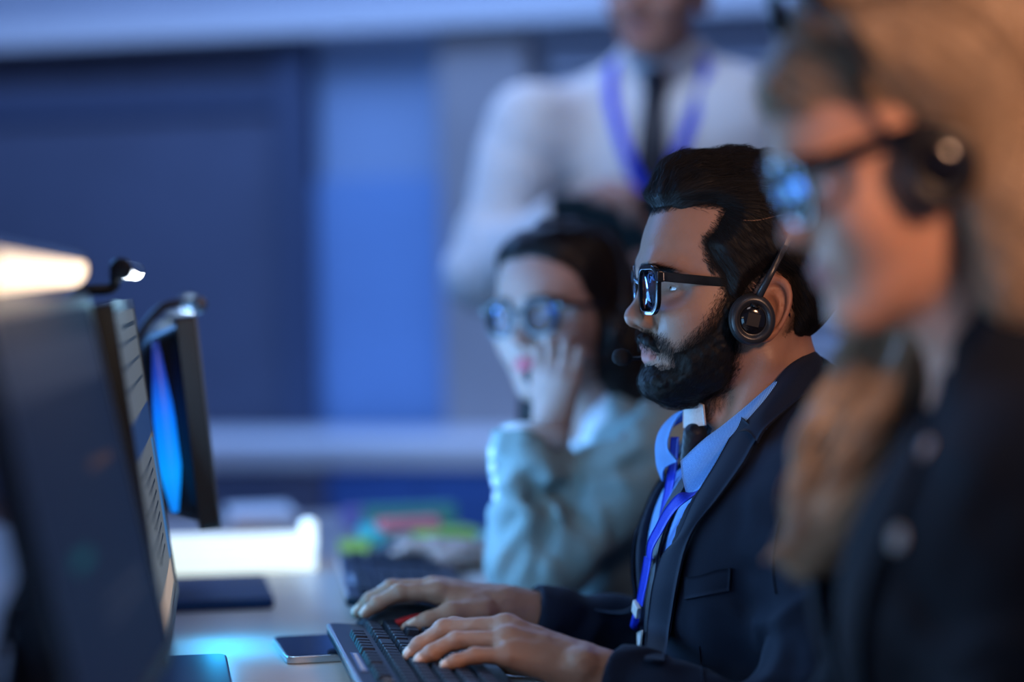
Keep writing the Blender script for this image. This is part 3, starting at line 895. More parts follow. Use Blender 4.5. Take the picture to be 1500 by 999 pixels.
# ------------------------------------------------------------------ bearded man at the middle desk
def build_man():
    H = P(1075, 440, 2.5)
    loc = Local(H, 188.5); p, pl = loc.p, loc.pl
    Rh = rot(0, 0, 0); th = V(0, 0, 0)
    T = head_T(Rh, th)
    # skeleton
    shL, shR = V(-.060, .172, -.215), V(-.055, -.172, -.205)
    wL, wR = p(858, 984, 2.31), p(738, 893, 2.63)
    eL, eR = p(1205, 1120, 2.24), p(1010, 962, 2.74)
    fL = [[p(741, 921, 2.350), p(655, 922, 2.372), p(617, 945, 2.376), p(597, 966, 2.374)],      # index (behind)
          [p(740, 918, 2.328), p(649, 922, 2.340), p(615, 945, 2.338), p(592, 964, 2.336)],
          [p(742, 938, 2.306), p(668, 938, 2.312), p(632, 956, 2.308), p(605, 974, 2.305)],
          [p(746, 962, 2.288), p(695, 960, 2.286), p(667, 969, 2.282), p(642, 978, 2.279)]]
    fL[0] = [p(741, 925, 2.352), p(664, 918, 2.378), p(630, 938, 2.382), p(608, 958, 2.380)]
    tL = [p(818, 985, 2.345), p(765, 975, 2.372), p(722, 975, 2.385), p(690, 975, 2.39)]
    # right hand over the mouse
    fR = [[p(640, 868, 2.600), p(585, 868, 2.595), p(553, 884, 2.592), p(527, 903, 2.590)],
          [p(632, 862, 2.620), p(573, 862, 2.620), p(542, 880, 2.620), p(516, 902, 2.620)],
          [p(636, 862, 2.642), p(580, 862, 2.648), p(550, 880, 2.650), p(528, 900, 2.652)],
          [p(645, 868, 2.660), p(600, 872, 2.670), p(575, 887, 2.674), p(556, 900, 2.676)]]
    tR = [p(702, 898, 2.592), p(660, 900, 2.575), p(625, 911, 2.566), p(596, 921, 2.562)]
    S = Sdf()
    add_head(S, True, T)
    S.u(cone((-.024, 0, -.030), (-.054, 0, -.150), .0500, .0560), .03)
    S.u(sym(cone((-.022, .050, -.060), (.012, .012, -.150), .012, .012)), .02)
    S.u(ell((.024, 0, -.112), (.012, .010, .016)), .02)
    S.u(cone((-.070, -.12, -.200), (-.070, .12, -.200), .045), .07)
    S.u(ell((-.035, 0, -.28), (.085, .135, .13)), .05)
    S.u(ell((-.030, 0, -.45), (.085, .125, .17)), .05)
    add_arm(S, shL, eL, wL); add_arm(S, shR, eR, wR)
    add_hand(S, wL, fL, tL, r=.98); add_hand(S, wR, fR, tR, r=.98)
    for f, w_ in [(f, wL) for f in fL[1:]] + [(f, wR) for f in fR[1:3]]:   # tendons on the back of the hand
        S.u(cone(f[0] + V(0, 0, .0068), f[0] * .35 + A(w_) * .65 + V(0, 0, .011), .0048, .0040), .008)
    S.u(ball(p(853, 972, 2.285), .0125), .014)                       # wrist bone
    S.s(desk_cut(loc), .002)
    S.post = lambda q: smst(.14, .17, q[:, 0]) * (-.0007 * vnoise(q * A([.7, 1, 1]), 130, 40) - .0004 * vnoise(q, 300, 41))
    hp = poly2([(.14, .094), (.090, .0915), (.060, .0985), (.036, .096), (.0255, .091), (.036, .074), (.0455, .066), (.0485, .059), (.0460, .050), (.041, .038), (.032, .024), (.028, .002), (.013, -.006), (-.002, .016), (-.020, .029), (-.041, .020), (-.0435, -.012), (-.036, -.036), (-.056, -.070), (-.13, -.064), (-.16, .22), (.14, .22)])
    LF = loft(HEAD_M)
    beard_poly = poly2([(.029, .010), (.040, -.008), (.053, -.025), (.066, -.0385), (.078, -.0490), (.0765, -.0640), (.086, -.0655), (.12, -.0640), (.13, -.13), (.035, -.125), (.016, -.100), (.010, -.070), (.010, -.045), (.013, .005)])
    mous_poly = poly2([(.125, -.0305), (.094, -.0295), (.080, -.0370), (.069, -.0520), (.0725, -.0640), (.084, -.0520), (.100, -.0425), (.125, -.0420)])
    def beard_d(q): return np.minimum(beard_poly(q[:, [0, 2]]), mous_poly(q[:, [0, 2]]))
    def tint(q):
        d = beard_d(q)
        return np.maximum(.92 * smst(.004, -.014, d) * (q[:, 0] > -.02), .85 * smst(.005, -.005, hp(q[:, [0, 2]])) * (np.abs(LF(q)) < .006))
    me = body_obj('person', S, (-.22, -.36, -.72), (.44, .36, .20), .0024, loc, MAT['skin_tan'], Rh, th, True,
                  nails=[(fL, tL, V(0, .25, 1), 1.0), (fR, tR, V(0, .1, 1), 1.0)],
                  label='bearded man in a navy suit with black glasses, typing at the keyboard in the middle', extra=tint)
    for sg in (1, -1): eye_obj(me, th + Rh @ V(.0628, .0315 * sg, .0145), Rh, (1, -.02, -.06))
    # --- hair
    Hs = Sdf()
    def cap(q):
        d = hp(q[:, [0, 2]])
        t = -.0012 + .0118 * smst(.000, -.019, d) + .004 * smst(.03, .075, q[:, 2]) * smst(0, -.02, d)+ .006 * smst(-.04, -.08, q[:, 0])
        return smax(LF(q) - t, d - .003, .002)
    Hs.u(cap, 0)
    Hs.u(ell((.026, 0, .1110), (.0470, .056, .0400)), .016)
    Hs.u(ell((-.022, 0, .1000), (.064, .066, .0520)), .02)
    Hs.u(cone((.0515, -.028, .1200), (.0515, .028, .1200), .0225), .02)
    Hs.s(lambda q: np.maximum(ell((.104, 0, .062), (.062, .085, .0335))(q), -q[:, 0] + .02), .006)
    Hs.post = lambda q: -.0016 * np.sin(q[:, 1] * 330 + 2.2 * vnoise(q, 28, 3) + q[:, 0] * 60) * smst(.10, .125, q[:, 2]) - (.0015 + .0022 * smst(.11, .13, q[:, 2])) * vnoise(q, 60, 4) - .0022 * smst(.11, .13, q[:, 2]) * vnoise(q * A([1, .6, 1]), 110, 6)
    hv, hq = march(Hs, (-.14, -.10, -.09), (.12, .10, .18), .0022)
    def hdir(q):
        top = smst(.075, .105, q[:, 2])
        d = np.stack([-1.0 * np.ones(len(q)), np.zeros(len(q)), .55 * smst(.0, .09, q[:, 0])], 1) * top[:, None]
        fr = smst(.062, .085, q[:, 0]) * top
        d = d * (1 - fr[:, None]) + np.array([-.35, 0, 1.0]) * fr[:, None]
        side = np.stack([-.75 * np.ones(len(q)), np.zeros(len(q)), -.75 - 4 * np.clip(-.03 - q[:, 0], 0, .05) / .05 * .3], 1)
        return d + side * (1 - top)[:, None]
    b, nn = sample_mesh(hv, hq, 15000)
    ln = .012 + .028 * smst(.06, .10, b[:, 2]) * (0.5 + rng.random(len(b)))
    paths = flow_strands(Hs, b, nn, hdir, ln, 6, .0003, lift=.06, jitter=.16)
    b2, n2 = sample_mesh(hv, hq, 1500, lambda c: smst(.118, .140, c[:, 2]))
    stray = flow_strands(Hs, b2, n2, hdir, .012 + .010 * rng.random(len(b2)), 6, .0003, lift=.26, jitter=.55)
    v = A([c.co for c in me.data.vertices])
    me.data.polygons.foreach_get('vertices', qdf := np.zeros(len(me.data.polygons) * 4, np.int32)); qd = qdf.reshape(-1, 4)
    b3, n3 = sample_mesh(v, qd, 4200, lambda c: smst(.0065, -.003, hp(c[:, [0, 2]])) * smst(-.012, -.004, hp(c[:, [0, 2]])) * (c[:, 2] > -.075) * (np.abs(LF(c)) < .008))
    edge = flow_strands(LF, b3, n3, hdir, .010, 6, .0003, lift=.12, jitter=.3)
    ho = join_hair('hair', hv, hq, np.concatenate([paths, stray, edge]), .00018, MAT['hair_black'], me, .05)
    pm = []
    for t in np.linspace(0, 1, 10):
        q = loc.cast(Hs, 1088 + 64 * t, 323 - 7 * t + 2 * math.sin(5 * t), .0002); pm.append(q)
    MB().tube(spline(pm, 24), .0007, 6).build('parting', MAT['scalp'], ho, smooth=True)
    # --- beard
    Bs = Sdf()
    def bm(q):
        d = beard_poly(q[:, [0, 2]])
        t = .0072 * smst(.001, -.018, d) - .0013
        return smax(LF(q) - t, d, .003)
    Bs.u(bm, 0)
    Bs.u(ell((.0735, 0, -.0835), (.0225, .030, .0165)), .016)
    Bs.u(ell((.0775, 0, -.0755), (.0180, .024, .0165)), .012)
    Bs.u(sym(cone((.073, .016, -.0885), (.030, .043, -.0775), .0120, .010)), .016)
    Bs.u(sym(chain([(.0965, .002, -.0370), (.0915, .014, -.0415), (.0790, .0265, -.0530), (.0765, .028, -.0640)], [.0058, .0062, .0056, .0045])), .006)
    Bs.s(sym(chain([(.0960, 0, -.0560), (.0890, .012, -.0575), (.0815, .022, -.0590)], [.0085, .0078, .0030])), .004)
    Bs.post = lambda q: -.0012 * vnoise(q, 160, 9) - .0008 * vnoise(q, 420, 10)
    bv, bq = march(Bs, (-.03, -.09, -.13), (.13, .09, .03), .0019)
    def bdir(q): return np.stack([.25 + .3 * smst(.0, .08, q[:, 0]), np.zeros(len(q)), -np.ones(len(q))], 1)
    b, nn = sample_mesh(bv, bq, 9000)
    paths = flow_strands(Bs, b, nn, bdir, .0085, 4, .0003, lift=.26, jitter=.35)
    # thin cheek stubble outside the mass
    b, nn = sample_mesh(v, qd, 22000, lambda c: smst(.007, -.008, beard_d(c)) * (np.linalg.norm(c, axis=1) < .14) * (c[:, 0] > -.01) * (LF(c) > -.006))
    st = flow_strands(LF, b, nn, bdir, .0050, 4, .0002, lift=.22, jitter=.4, project=False)
    # brows
    b, nn = sample_mesh(v, qd, 900, lambda c: head_masks(c, True)[1] * (np.linalg.norm(c, axis=1) < .14))
    br = flow_strands(LF, b, nn, lambda q: np.stack([-.7 * np.ones(len(q)), np.sign(q[:, 1]), .05 * np.ones(len(q))], 1), .0065, 4, .0002, lift=.05, jitter=.18, project=False)
    bo = join_hair('beard', bv, bq, np.concatenate([paths, st]), .00012, MAT['hair_black'], me, .05)
    sv, sq = strand_mesh(br, .00018); eo = mesh('eyebrows', sv, sq, MAT['hair_black'], me); attr(eo, 'shade', np.full(len(sv), .3))
    # --- shirt and jacket
    def torso(S, g):
        S.u(ell((-.032, 0, -.290), (.112 + g, .172 + g, .150 + g)), 0)
        S.u(ell((-.028, 0, -.445), (.120 + g, .162 + g, .200 + g)), .08)
        S.u(cone((-.062, -.135, -.215), (-.062, .135, -.215), .066 + g), .07)
        S.u(sym(cone((-.060, .030, -.115), (-.060, .150, -.205), .042 + g, .056 + g)), .05)
        S.u(cone((-.052, 0, -.110), (-.056, 0, -.20), .054 + g, .072 + g), .05)
        S.u(sym(ell((.026, .075, -.265), (.050 + g, .075 + g, .080 + g))), .05)
    Sh = Sdf(); torso(Sh, -.004)
    Sh.s(cone((-.024, 0, -.030), (-.054, 0, -.150), .0525, .0575), .004)
    Sh.i(half((-.25, 0, 1), -.110), .006)
    J = Sdf(); torso(J, .006)
    J.u(cone(shL, eL, .074, .056), .05); J.u(cone(eL, wL, .055, .0345), .03)
    J.u(cone(shR, eR, .074, .060), .05); J.u(cone(eR, wR, .054, .0350), .03)
    J.s(cuff_cut(wL, eL, .026), .002); J.s(cuff_hole(wL, eL, .026, .0285), .003)
    J.s(cuff_cut(wR, eR, .028), .002); J.s(cuff_hole(wR, eR, .028, .0285), .003)
    J.s(cone((-.026, 0, -.02), (-.044, 0, -.165), .064, .066), .006)
    J.i(half((0, 0, -1), .62), .01)
    J.s(desk_cut(loc), .002)
    op = poly2([(-.085, -.08), (.100, -.08), (.095, -.16), (.082, -.215), (.062, -.285), (.048, -.34), (.038, -.40), (.020, -.50), (-.004, -.70), (-.030, -.70), (-.040, -.42), (-.055, -.30), (-.075, -.20)])
    def opening(q): return np.maximum(op(q[:, [1, 2]]), np.maximum(-(q[:, 0] + .03), 0) + np.where(q[:, 0] > -.03, -1, 0))
    J0 = Sdf(); torso(J0, .006); J0.ops += J.ops[5 + 1:10]
    J.s(opening, .003)
    def jf(q):
        d = folds(q, shL, eL, .0045, .075, .09, 5) + folds(q, eL, wL, .0035, .06, .07, 8)
        d += folds(q, shR, eR, .0045, .075, .09, 11) + folds(q, eR, wR, .0040, .055, .07, 14)
        d += -.0040 * vnoise(q * A([1, 1, .55]), 13, 20) - .0016 * vnoise(q * A([1, 1, .6]), 32, 21)
        return d
    J.post = jf; J0.post = jf
    jv, jq = march(J, (-.24, -.36, -.68), (.42, .36, -.02), .0038)
    jv = relax(jv, jq, 1, .5)
    jo = mesh('jacket', jv, jq, MAT['navy_cloth'], me)
    sv, sq = march(Sh, (-.22, -.22, -.60), (.14, .22, -.06), .0040)
    so = mesh('shirt', sv, sq, MAT['stripe_shirt'], me)
    attr(so, 'stripe', sv[:, 1] + .5)
    c = lambda px, py, off: loc.cast(J0, px, py, off)
    # lapel (near side): outer edge and opening edge laid on the chest
    outer = [(1121, 645), (1112, 658), (1095, 687), (1057, 738), (1028, 772), (1014, 802), (1002, 851), (990, 921), (972, 978)]
    inner = [(1090, 612), (1080, 634), (1054, 682), (1021, 738), (998, 790), (976, 816), (963, 860), (957, 906), (944, 972)]
    ro = [c(x, y, .0075) for x, y in outer]; ri = [c(x, y, .0050) for x, y in inner]
    rm = [(a * .5 + b * .5) + V(0.002, .004, .001) for a, b in zip(ro, ri)]
    sheet('lapel', [ri, rm, ro], .0026, MAT['navy_cloth'], jo, 60, 9)
    # far lapel, mirrored across the chest
    mir = lambda q: V(q[0], -q[1] - .03, q[2])
    def onto(q, off):
        for _ in range(12):
            v = J0(q[None, :])[0]; q = q + grad(J0, q, .004)[0] * (off - v) * .8
        return q
    sheet('lapel', [[onto(mir(q), .005) for q in ri], [onto(mir(q), .006) for q in ro]], .0026, MAT['navy_cloth'], jo, 60, 6)
    # collar of the jacket: stands around the neck, falls outward
    near_in = [c(1081, 641, .006), pl(1113, 592, .068), pl(1151, 541, .062), pl(1180, 520, .035)]
    near_out = [c(1118, 657, .009), c(1128, 641, .010), pl(1193, 566, .085), pl(1204, 551, .040)]
    back_in = V(near_in[-1][0] - .010, 0, near_in[-1][2] + .006); back_out = V(near_out[-1][0] - .012, 0, near_out[-1][2] - .002)
    fm = lambda q: V(q[0], -q[1], q[2])
    inn = near_in + [back_in] + [fm(q) for q in near_in[::-1]]
    out = near_out + [back_out] + [fm(q) for q in near_out[::-1]]
    mid = [a * .55 + b * .45 + V(-.002, .007 * np.sign(a[1]), .006) for a, b in zip(inn, out)]
    sheet('collar', [inn, mid, out], .0030, MAT['navy_cloth'], jo, 80, 10)
    # breast pocket and dart
    pk = [[c(1006 + 66 * t, 845 - 13 * t + 2 * math.sin(6 * t), .0022) for t in np.linspace(0, 1, 8)], [c(1004 + 65 * t, 878 - 13 * t, .0022) for t in np.linspace(0, 1, 8)]]
    sheet('breast_pocket', pk, .0022, MAT['navy_cloth'], jo, 20, 6)
    m = MB(); m.tube([c(1024 + 6 * t, 946 + 60 * t, .0004) for t in np.linspace(0, 1, 12)], .0007, 6); m.build('dart_seam', MAT['navy_cloth'], jo, smooth=True)
    m = MB(); m.tube([c(1142 - 10 * math.sin(2.6 * t), 760 + 110 * t, .0006) for t in np.linspace(0, 1, 14)], .0010, 6); m.build('sleeve_seam', MAT['navy_cloth'], jo, smooth=True)
    # shirt collar: near wing and far wing
    top = [pl(1163, 535, .052), pl(1120, 572, .060), pl(1090, 598, .058), pl(1058, 624, .050), pl(1030, 645, .040), pl(997, 676, .022)]
    bot = [pl(1166, 552, .070), pl(1125, 598, .078), pl(1094, 640, .080), pl(1066, 676, .074), pl(1038, 706, .062), pl(1008, 734, .042)]
    mid = [a * .5 + b * .5 + V(.003, .005, .004) for a, b in zip(top, bot)]
    w1 = sheet('shirt_collar', [top, mid, bot], .0018, MAT['stripe_shirt'], so, 40, 10)
    def stripe_uv(o, nu, nv):
        n = len(o.data.vertices); k = np.arange(n) % (nu * nv)
        attr(o, 'stripe', (k // nv) / (nu - 1) * .19 + .2)
    stripe_uv(w1, 40, 10)
    top2 = [pl(1030, 596, -.018), pl(1002, 603, -.030), pl(984, 626, -.036), pl(978, 655, -.034), pl(992, 676, -.020)]
    bot2 = [pl(1020, 610, -.050), pl(990, 622, -.060), pl(964, 648, -.066), pl(962, 680, -.064), pl(970, 705, -.058)]
    mid2 = [a * .5 + b * .5 + V(.005, -.004, .003) for a, b in zip(top2, bot2)]
    w2 = sheet('shirt_collar', [top2, mid2, bot2], .0018, MAT['stripe_shirt'], so, 40, 10); stripe_uv(w2, 40, 10)
    band = [[pl(1001, 590, -.022), pl(1014, 586, -.004), pl(1030, 593, .012)], [pl(1001, 627, -.020), pl(1015, 625, .000), pl(1033, 623, .014)]]
    sheet('collar_band', band, .002, MAT['white_shirt'], so, 14, 6)
    # tie: knot and blade
    t0 = pl(1015, 646, .000)
    kn = Sdf(); kn.u(chain([t0 + V(-.002, 0, .006), t0 + V(.003, 0, -.018)], [.0128, .0105]), 0)
    kn.post = lambda q: -.0003 * np.sin((q[:, 2] * .8 + q[:, 1]) * 900)
    kv, kq = march(kn, t0 - .045, t0 + .045, .002)
    to = mesh('tie', kv, kq, MAT['tie_dark'], me)
    def sh_on(l, z, off):
        return trace(Sh, V(.3, l, z), V(-1, 0, 0), 0, .5) + V(off, 0, 0)
    zs = np.linspace(t0[2] - .016, -.56, 14)
    wd = np.interp(np.arange(14), [0, 1, 13], [.011, .014, .036])
    rows = [[sh_on(-.004 + k * w, z, .005 + (1 - abs(k)) * .002) for z, w in zip(zs, wd)] for k in (-1, 0, 1)]
    sheet('tie_blade', rows, .003, MAT['tie_dark'], to, 40, 8)
    # trousers and shoes below the desk
    build_legs(me, loc, H[2], hip=(-.03, 0, -.60), knee=(.40, .085, -.64), spread=.082)
    # lanyard
    Ml = Sdf(); Ml.ops = Sh.ops[:6]
    ly = empty('lanyard', loc.M, "bright blue lanyard with a white clip hanging over the bearded man's tie", 'lanyard')
    def rib(pts, w, name, parent, mt=MAT['lanyard_blue'], twist=0):
        pts = spline(pts, 30); T_ = nrm(np.gradient(pts, axis=0))
        a = []; b = []
        for i, q in enumerate(pts):
            n_ = nrm(V(.85, .5, .15)) ; s_ = nrm(np.cross(T_[i], n_)); a.append(q + s_ * w / 2); b.append(q - s_ * w / 2)
        return sheet(name, [a, b], .0012, mt, parent, 40, 5)
    J1 = Sdf(); J1.ops = J0.ops[:6]
    cs = lambda x, y, off=.010: loc.cast(Ml, x, y, off)
    nearst = [pl(1062, 682, .066), pl(1040, 712, .066)] + [cs(x, y, .016) for x, y in ((1018, 740), (1000, 758), (986, 782), (975, 803))] + [cs(966, 822, .012)]
    farst = [pl(988, 640, -.055), pl(984, 690, -.050)] + [pl(x, y, l) for x, y, l in ((976, 730, -.040), (969, 770, -.026), (966, 800, -.012))] + [cs(966, 822, .011)]
    rib(nearst, .0125, 'strap', ly); rib(farst, .0125, 'strap', ly)
    tail = [cs(966, 820, .013)] + [pl(x, y, .004) for x, y in ((960, 842), (957, 862), (954, 884))]
    tail = [cs(966, 820, .013), cs(961, 842, .012), cs(957, 862, .012), cs(953, 884, .012)]
    rib(tail, .0115, 'strap', ly)
    cpos = cs(951, 892, .014); dn = nrm(cs(949, 912, .014) - cs(953, 880, .014)); sd = nrm(np.cross(dn, V(.9, .42, .1))); nn = np.cross(sd, dn)
    m = MB(); m.box(cpos, (.0125, .018, .005), np.stack([sd, dn, nn], 1)); m.build('clip', MAT['clip_white'], ly, bevel=.001)
    m = MB(); m.tube([cs(950, 902, .014), cs(948, 914, .014), cs(947, 924, .014)], [.0035, .0045, .0025], 12); m.build('swivel', MAT['lanyard_blue'], ly, smooth=True)
    badge = [[cs(943, 926, .012), cs(957, 923, .012)], [cs(939, 962, .012), cs(953, 958, .012)]]
    sheet('badge', badge, .0015, MAT['clip_white'], ly, 6, 6)
    # glasses, headset
    make_glasses('glasses', hmat(loc, Rh, th), 'black square-framed glasses worn by the bearded man', MAT['glossy_black'], w=.051, h=.045, cx=.0345, cz=.0125, f=.1005, rim=.0030, temple_h=.0095, round_=.013, ear=(-.03, .0725, .004))
    make_headset('headset', hmat(loc, Rh, th), 'dark grey headset with a round cup over the ear of the bearded man', cup=(.004, .0905, -.0185), tilt=29, rad=.0242, top=.150, mic=(.112, -.033, -.057), mic_side=-1, back=.0, head_w=.010)
    return me
def build_legs(me, loc, Hz, hip, knee, spread, shoe=True):
    L = Sdf(); foot = -Hz + .0
    L.u(ell((hip[0], 0, hip[2]), (.13, .17, .10)), 0)
    for sg in (1, -1):
        k = V(knee[0], knee[1] * sg, knee[2]); a = V(knee[0] - .03, knee[1] * sg * 1.05, foot + .10)
        L.u(cone((hip[0], spread * sg, hip[2]), k, .085, .064), .04); L.u(cone(k, a, .062, .048), .03)
    v, q = march(L, (-.25, -.26, foot), (.62, .26, hip[2] + .14), .012)
    mesh('trousers', relax(v, q, 2), q, MAT['charcoal'], me)
    for sg in (1, -1):
        s = Sdf(); c = V(knee[0] - .03, knee[1] * sg * 1.05, foot)
        s.u(chain([c + V(-.04, 0, .04), c + V(.06, 0, .04), c + V(.15, 0, .030)], [.040, .040, .030]), 0).i(half((0, 0, -1), -foot - .002), .004)
        s.u(cone(c + V(-.02, 0, .05), c + V(-.01, 0, .11), .040, .042), .02)
        v, q = march(s, c - V(.12, .1, .01), c + V(.22, .1, .17), .008)
        mesh('shoe', v, q, MAT['shoe'], me)
# ------------------------------------------------------------------ shared clothing shapes
def torso_shape(S, g, sw=.135, sz=-.215, sf=-.062, chest=(.105, .150, .145), belly=(.105, .145, .20), bust=0, neck=.052, cz=-.29, bz=-.445, slope=.052, df=0):
    S.u(ell((-.034 + df, 0, cz), A(chest) + g), 0)
    S.u(ell((-.030 + df, 0, bz), A(belly) + g), .08)
    S.u(cone((sf, -sw, sz), (sf, sw, sz), slope + .006 + g), .06)
    S.u(sym(cone((sf + .002, .028, -.118), (sf, sw, sz + .006), .040 + g, slope + g)), .05)
    S.u(cone((-.052, 0, -.112), (-.056 + df, 0, -.20), neck + g, neck + .018 + g), .05)
    if bust: S.u(sym(ell((.045 + df, .070, cz + .005), A([bust, .068, .070]) + g)), .05)
def skin_core(S, shL, shR, sz, neck=.047, f0=-.030, f1=-.068, df=0):
    S.u(cone((f0, 0, -.035), (f1, 0, -.150), neck, neck + .007), .03)
    S.u(cone((-.066, shR[1] * .7, sz), (-.066, shL[1] * .7, sz), .040), .06)
    S.u(ell((-.035 + df, 0, -.28), (.075, .115, .12)), .05)
    S.u(ell((-.032 + df, 0, -.45), (.072, .105, .16)), .05)
def on_front(S, l, z, off):
    return trace(S, V(.4, l, z), V(-1, 0, 0), 0, .7) + V(off, 0, 0)
def front_sheet(name, S, left, right, off, thick, mt, parent, nu=40, nv=8, bulge=.002):
    """cloth laid on the front of a torso between two edges given as (l, z) lists"""
    n = 14
    Lp = spline([(a, b, 0) for a, b in left], n); Rp = spline([(a, b, 0) for a, b in right], n)
    rows = []
    for k in (0, .25, .5, .75, 1):
        rows.append([on_front(S, *(Lp[i] * (1 - k) + Rp[i] * k)[:2], off + bulge * (1 - (2 * k - 1) ** 2)) for i in range(n)])
    return sheet(name, rows, thick, mt, parent, nu, nv)
def neck_collar(name, inner, outer, thick, mt, parent, bulge=(0, 0, .004)):
    mid = [a * .5 + b * .5 + A(bulge) for a, b in zip(inner, outer)]
    return sheet(name, [inner, mid, outer], thick, mt, parent, 70, 9)
def button_obj(parent, pos, n_, r, mt, name='button'):
    m = MB(); m.lathe([(.0005, .0024), (r * .6, .0022), (r * .9, .0026), (r, .0014), (r, 0), (.0005, 0)], pos, n_, 20)
    return m.build(name, mt, parent, smooth=True)
def guide_strands(guides, n, m, spread, r0, wave=(0, 1), clump=.6):
    """strands between guide curves: guides (g,k,3)"""
    G = np.stack([spline(g, m) for g in guides])             # g,m,3
    w = rng.dirichlet(np.full(len(G), clump), n)
    base = np.einsum('ng,gmc->nmc', w, G)
    o = rng.normal(size=(n, 3)) * spread
    t = np.linspace(0, 1, m)
    arc = np.linalg.norm(np.diff(G.mean(0), axis=0), axis=1).sum()
    ph = rng.normal(size=n) * .5 + w @ rng.uniform(0, 6.28, len(G))
    amp = wave[0] * smst(.05, .5, t)
    th = 2 * math.pi * arc / wave[1] * t
    base = base + o[:, None, :] * (.6 + .5 * t[None, :, None])
    base[:, :, 0] += amp * np.sin(th[None] + ph[:, None])
    base[:, :, 1] += amp * .7 * np.cos(th[None] + ph[:, None])
    base[:, :, 2] += amp * .35 * np.sin(th[None] * 1.0 + ph[:, None] + 1.2)
    return base
def poly_of(o):
    v = np.zeros(len(o.data.vertices) * 3, np.float32); o.data.vertices.foreach_get('co', v)
    q = np.zeros(len(o.data.polygons) * 4, np.int32); o.data.polygons.foreach_get('vertices', q)
    return v.reshape(-1, 3).astype(float), q.reshape(-1, 4)
def brows_obj(me, Rh, th, male, mt, n=600):
    v, q = poly_of(me)
    hq = (v - th) @ Rh
    LF = loft(HEAD_M if male else HEAD_F)
    b, nn = sample_mesh(hq, q, n, lambda c: head_masks(c, male)[1] * (np.linalg.norm(c, axis=1) < .14))
    br = flow_strands(LF, b, nn, lambda p: np.stack([-.6 * np.ones(len(p)), np.sign(p[:, 1]), .1 * np.ones(len(p))], 1), .0065, 4, .0002, lift=.05, jitter=.18, project=False)
    sv, sq = strand_mesh(br @ Rh.T + th, .0002)
    o = mesh('eyebrows', sv, sq, mt, me); attr(o, 'shade', np.full(len(sv), .3))

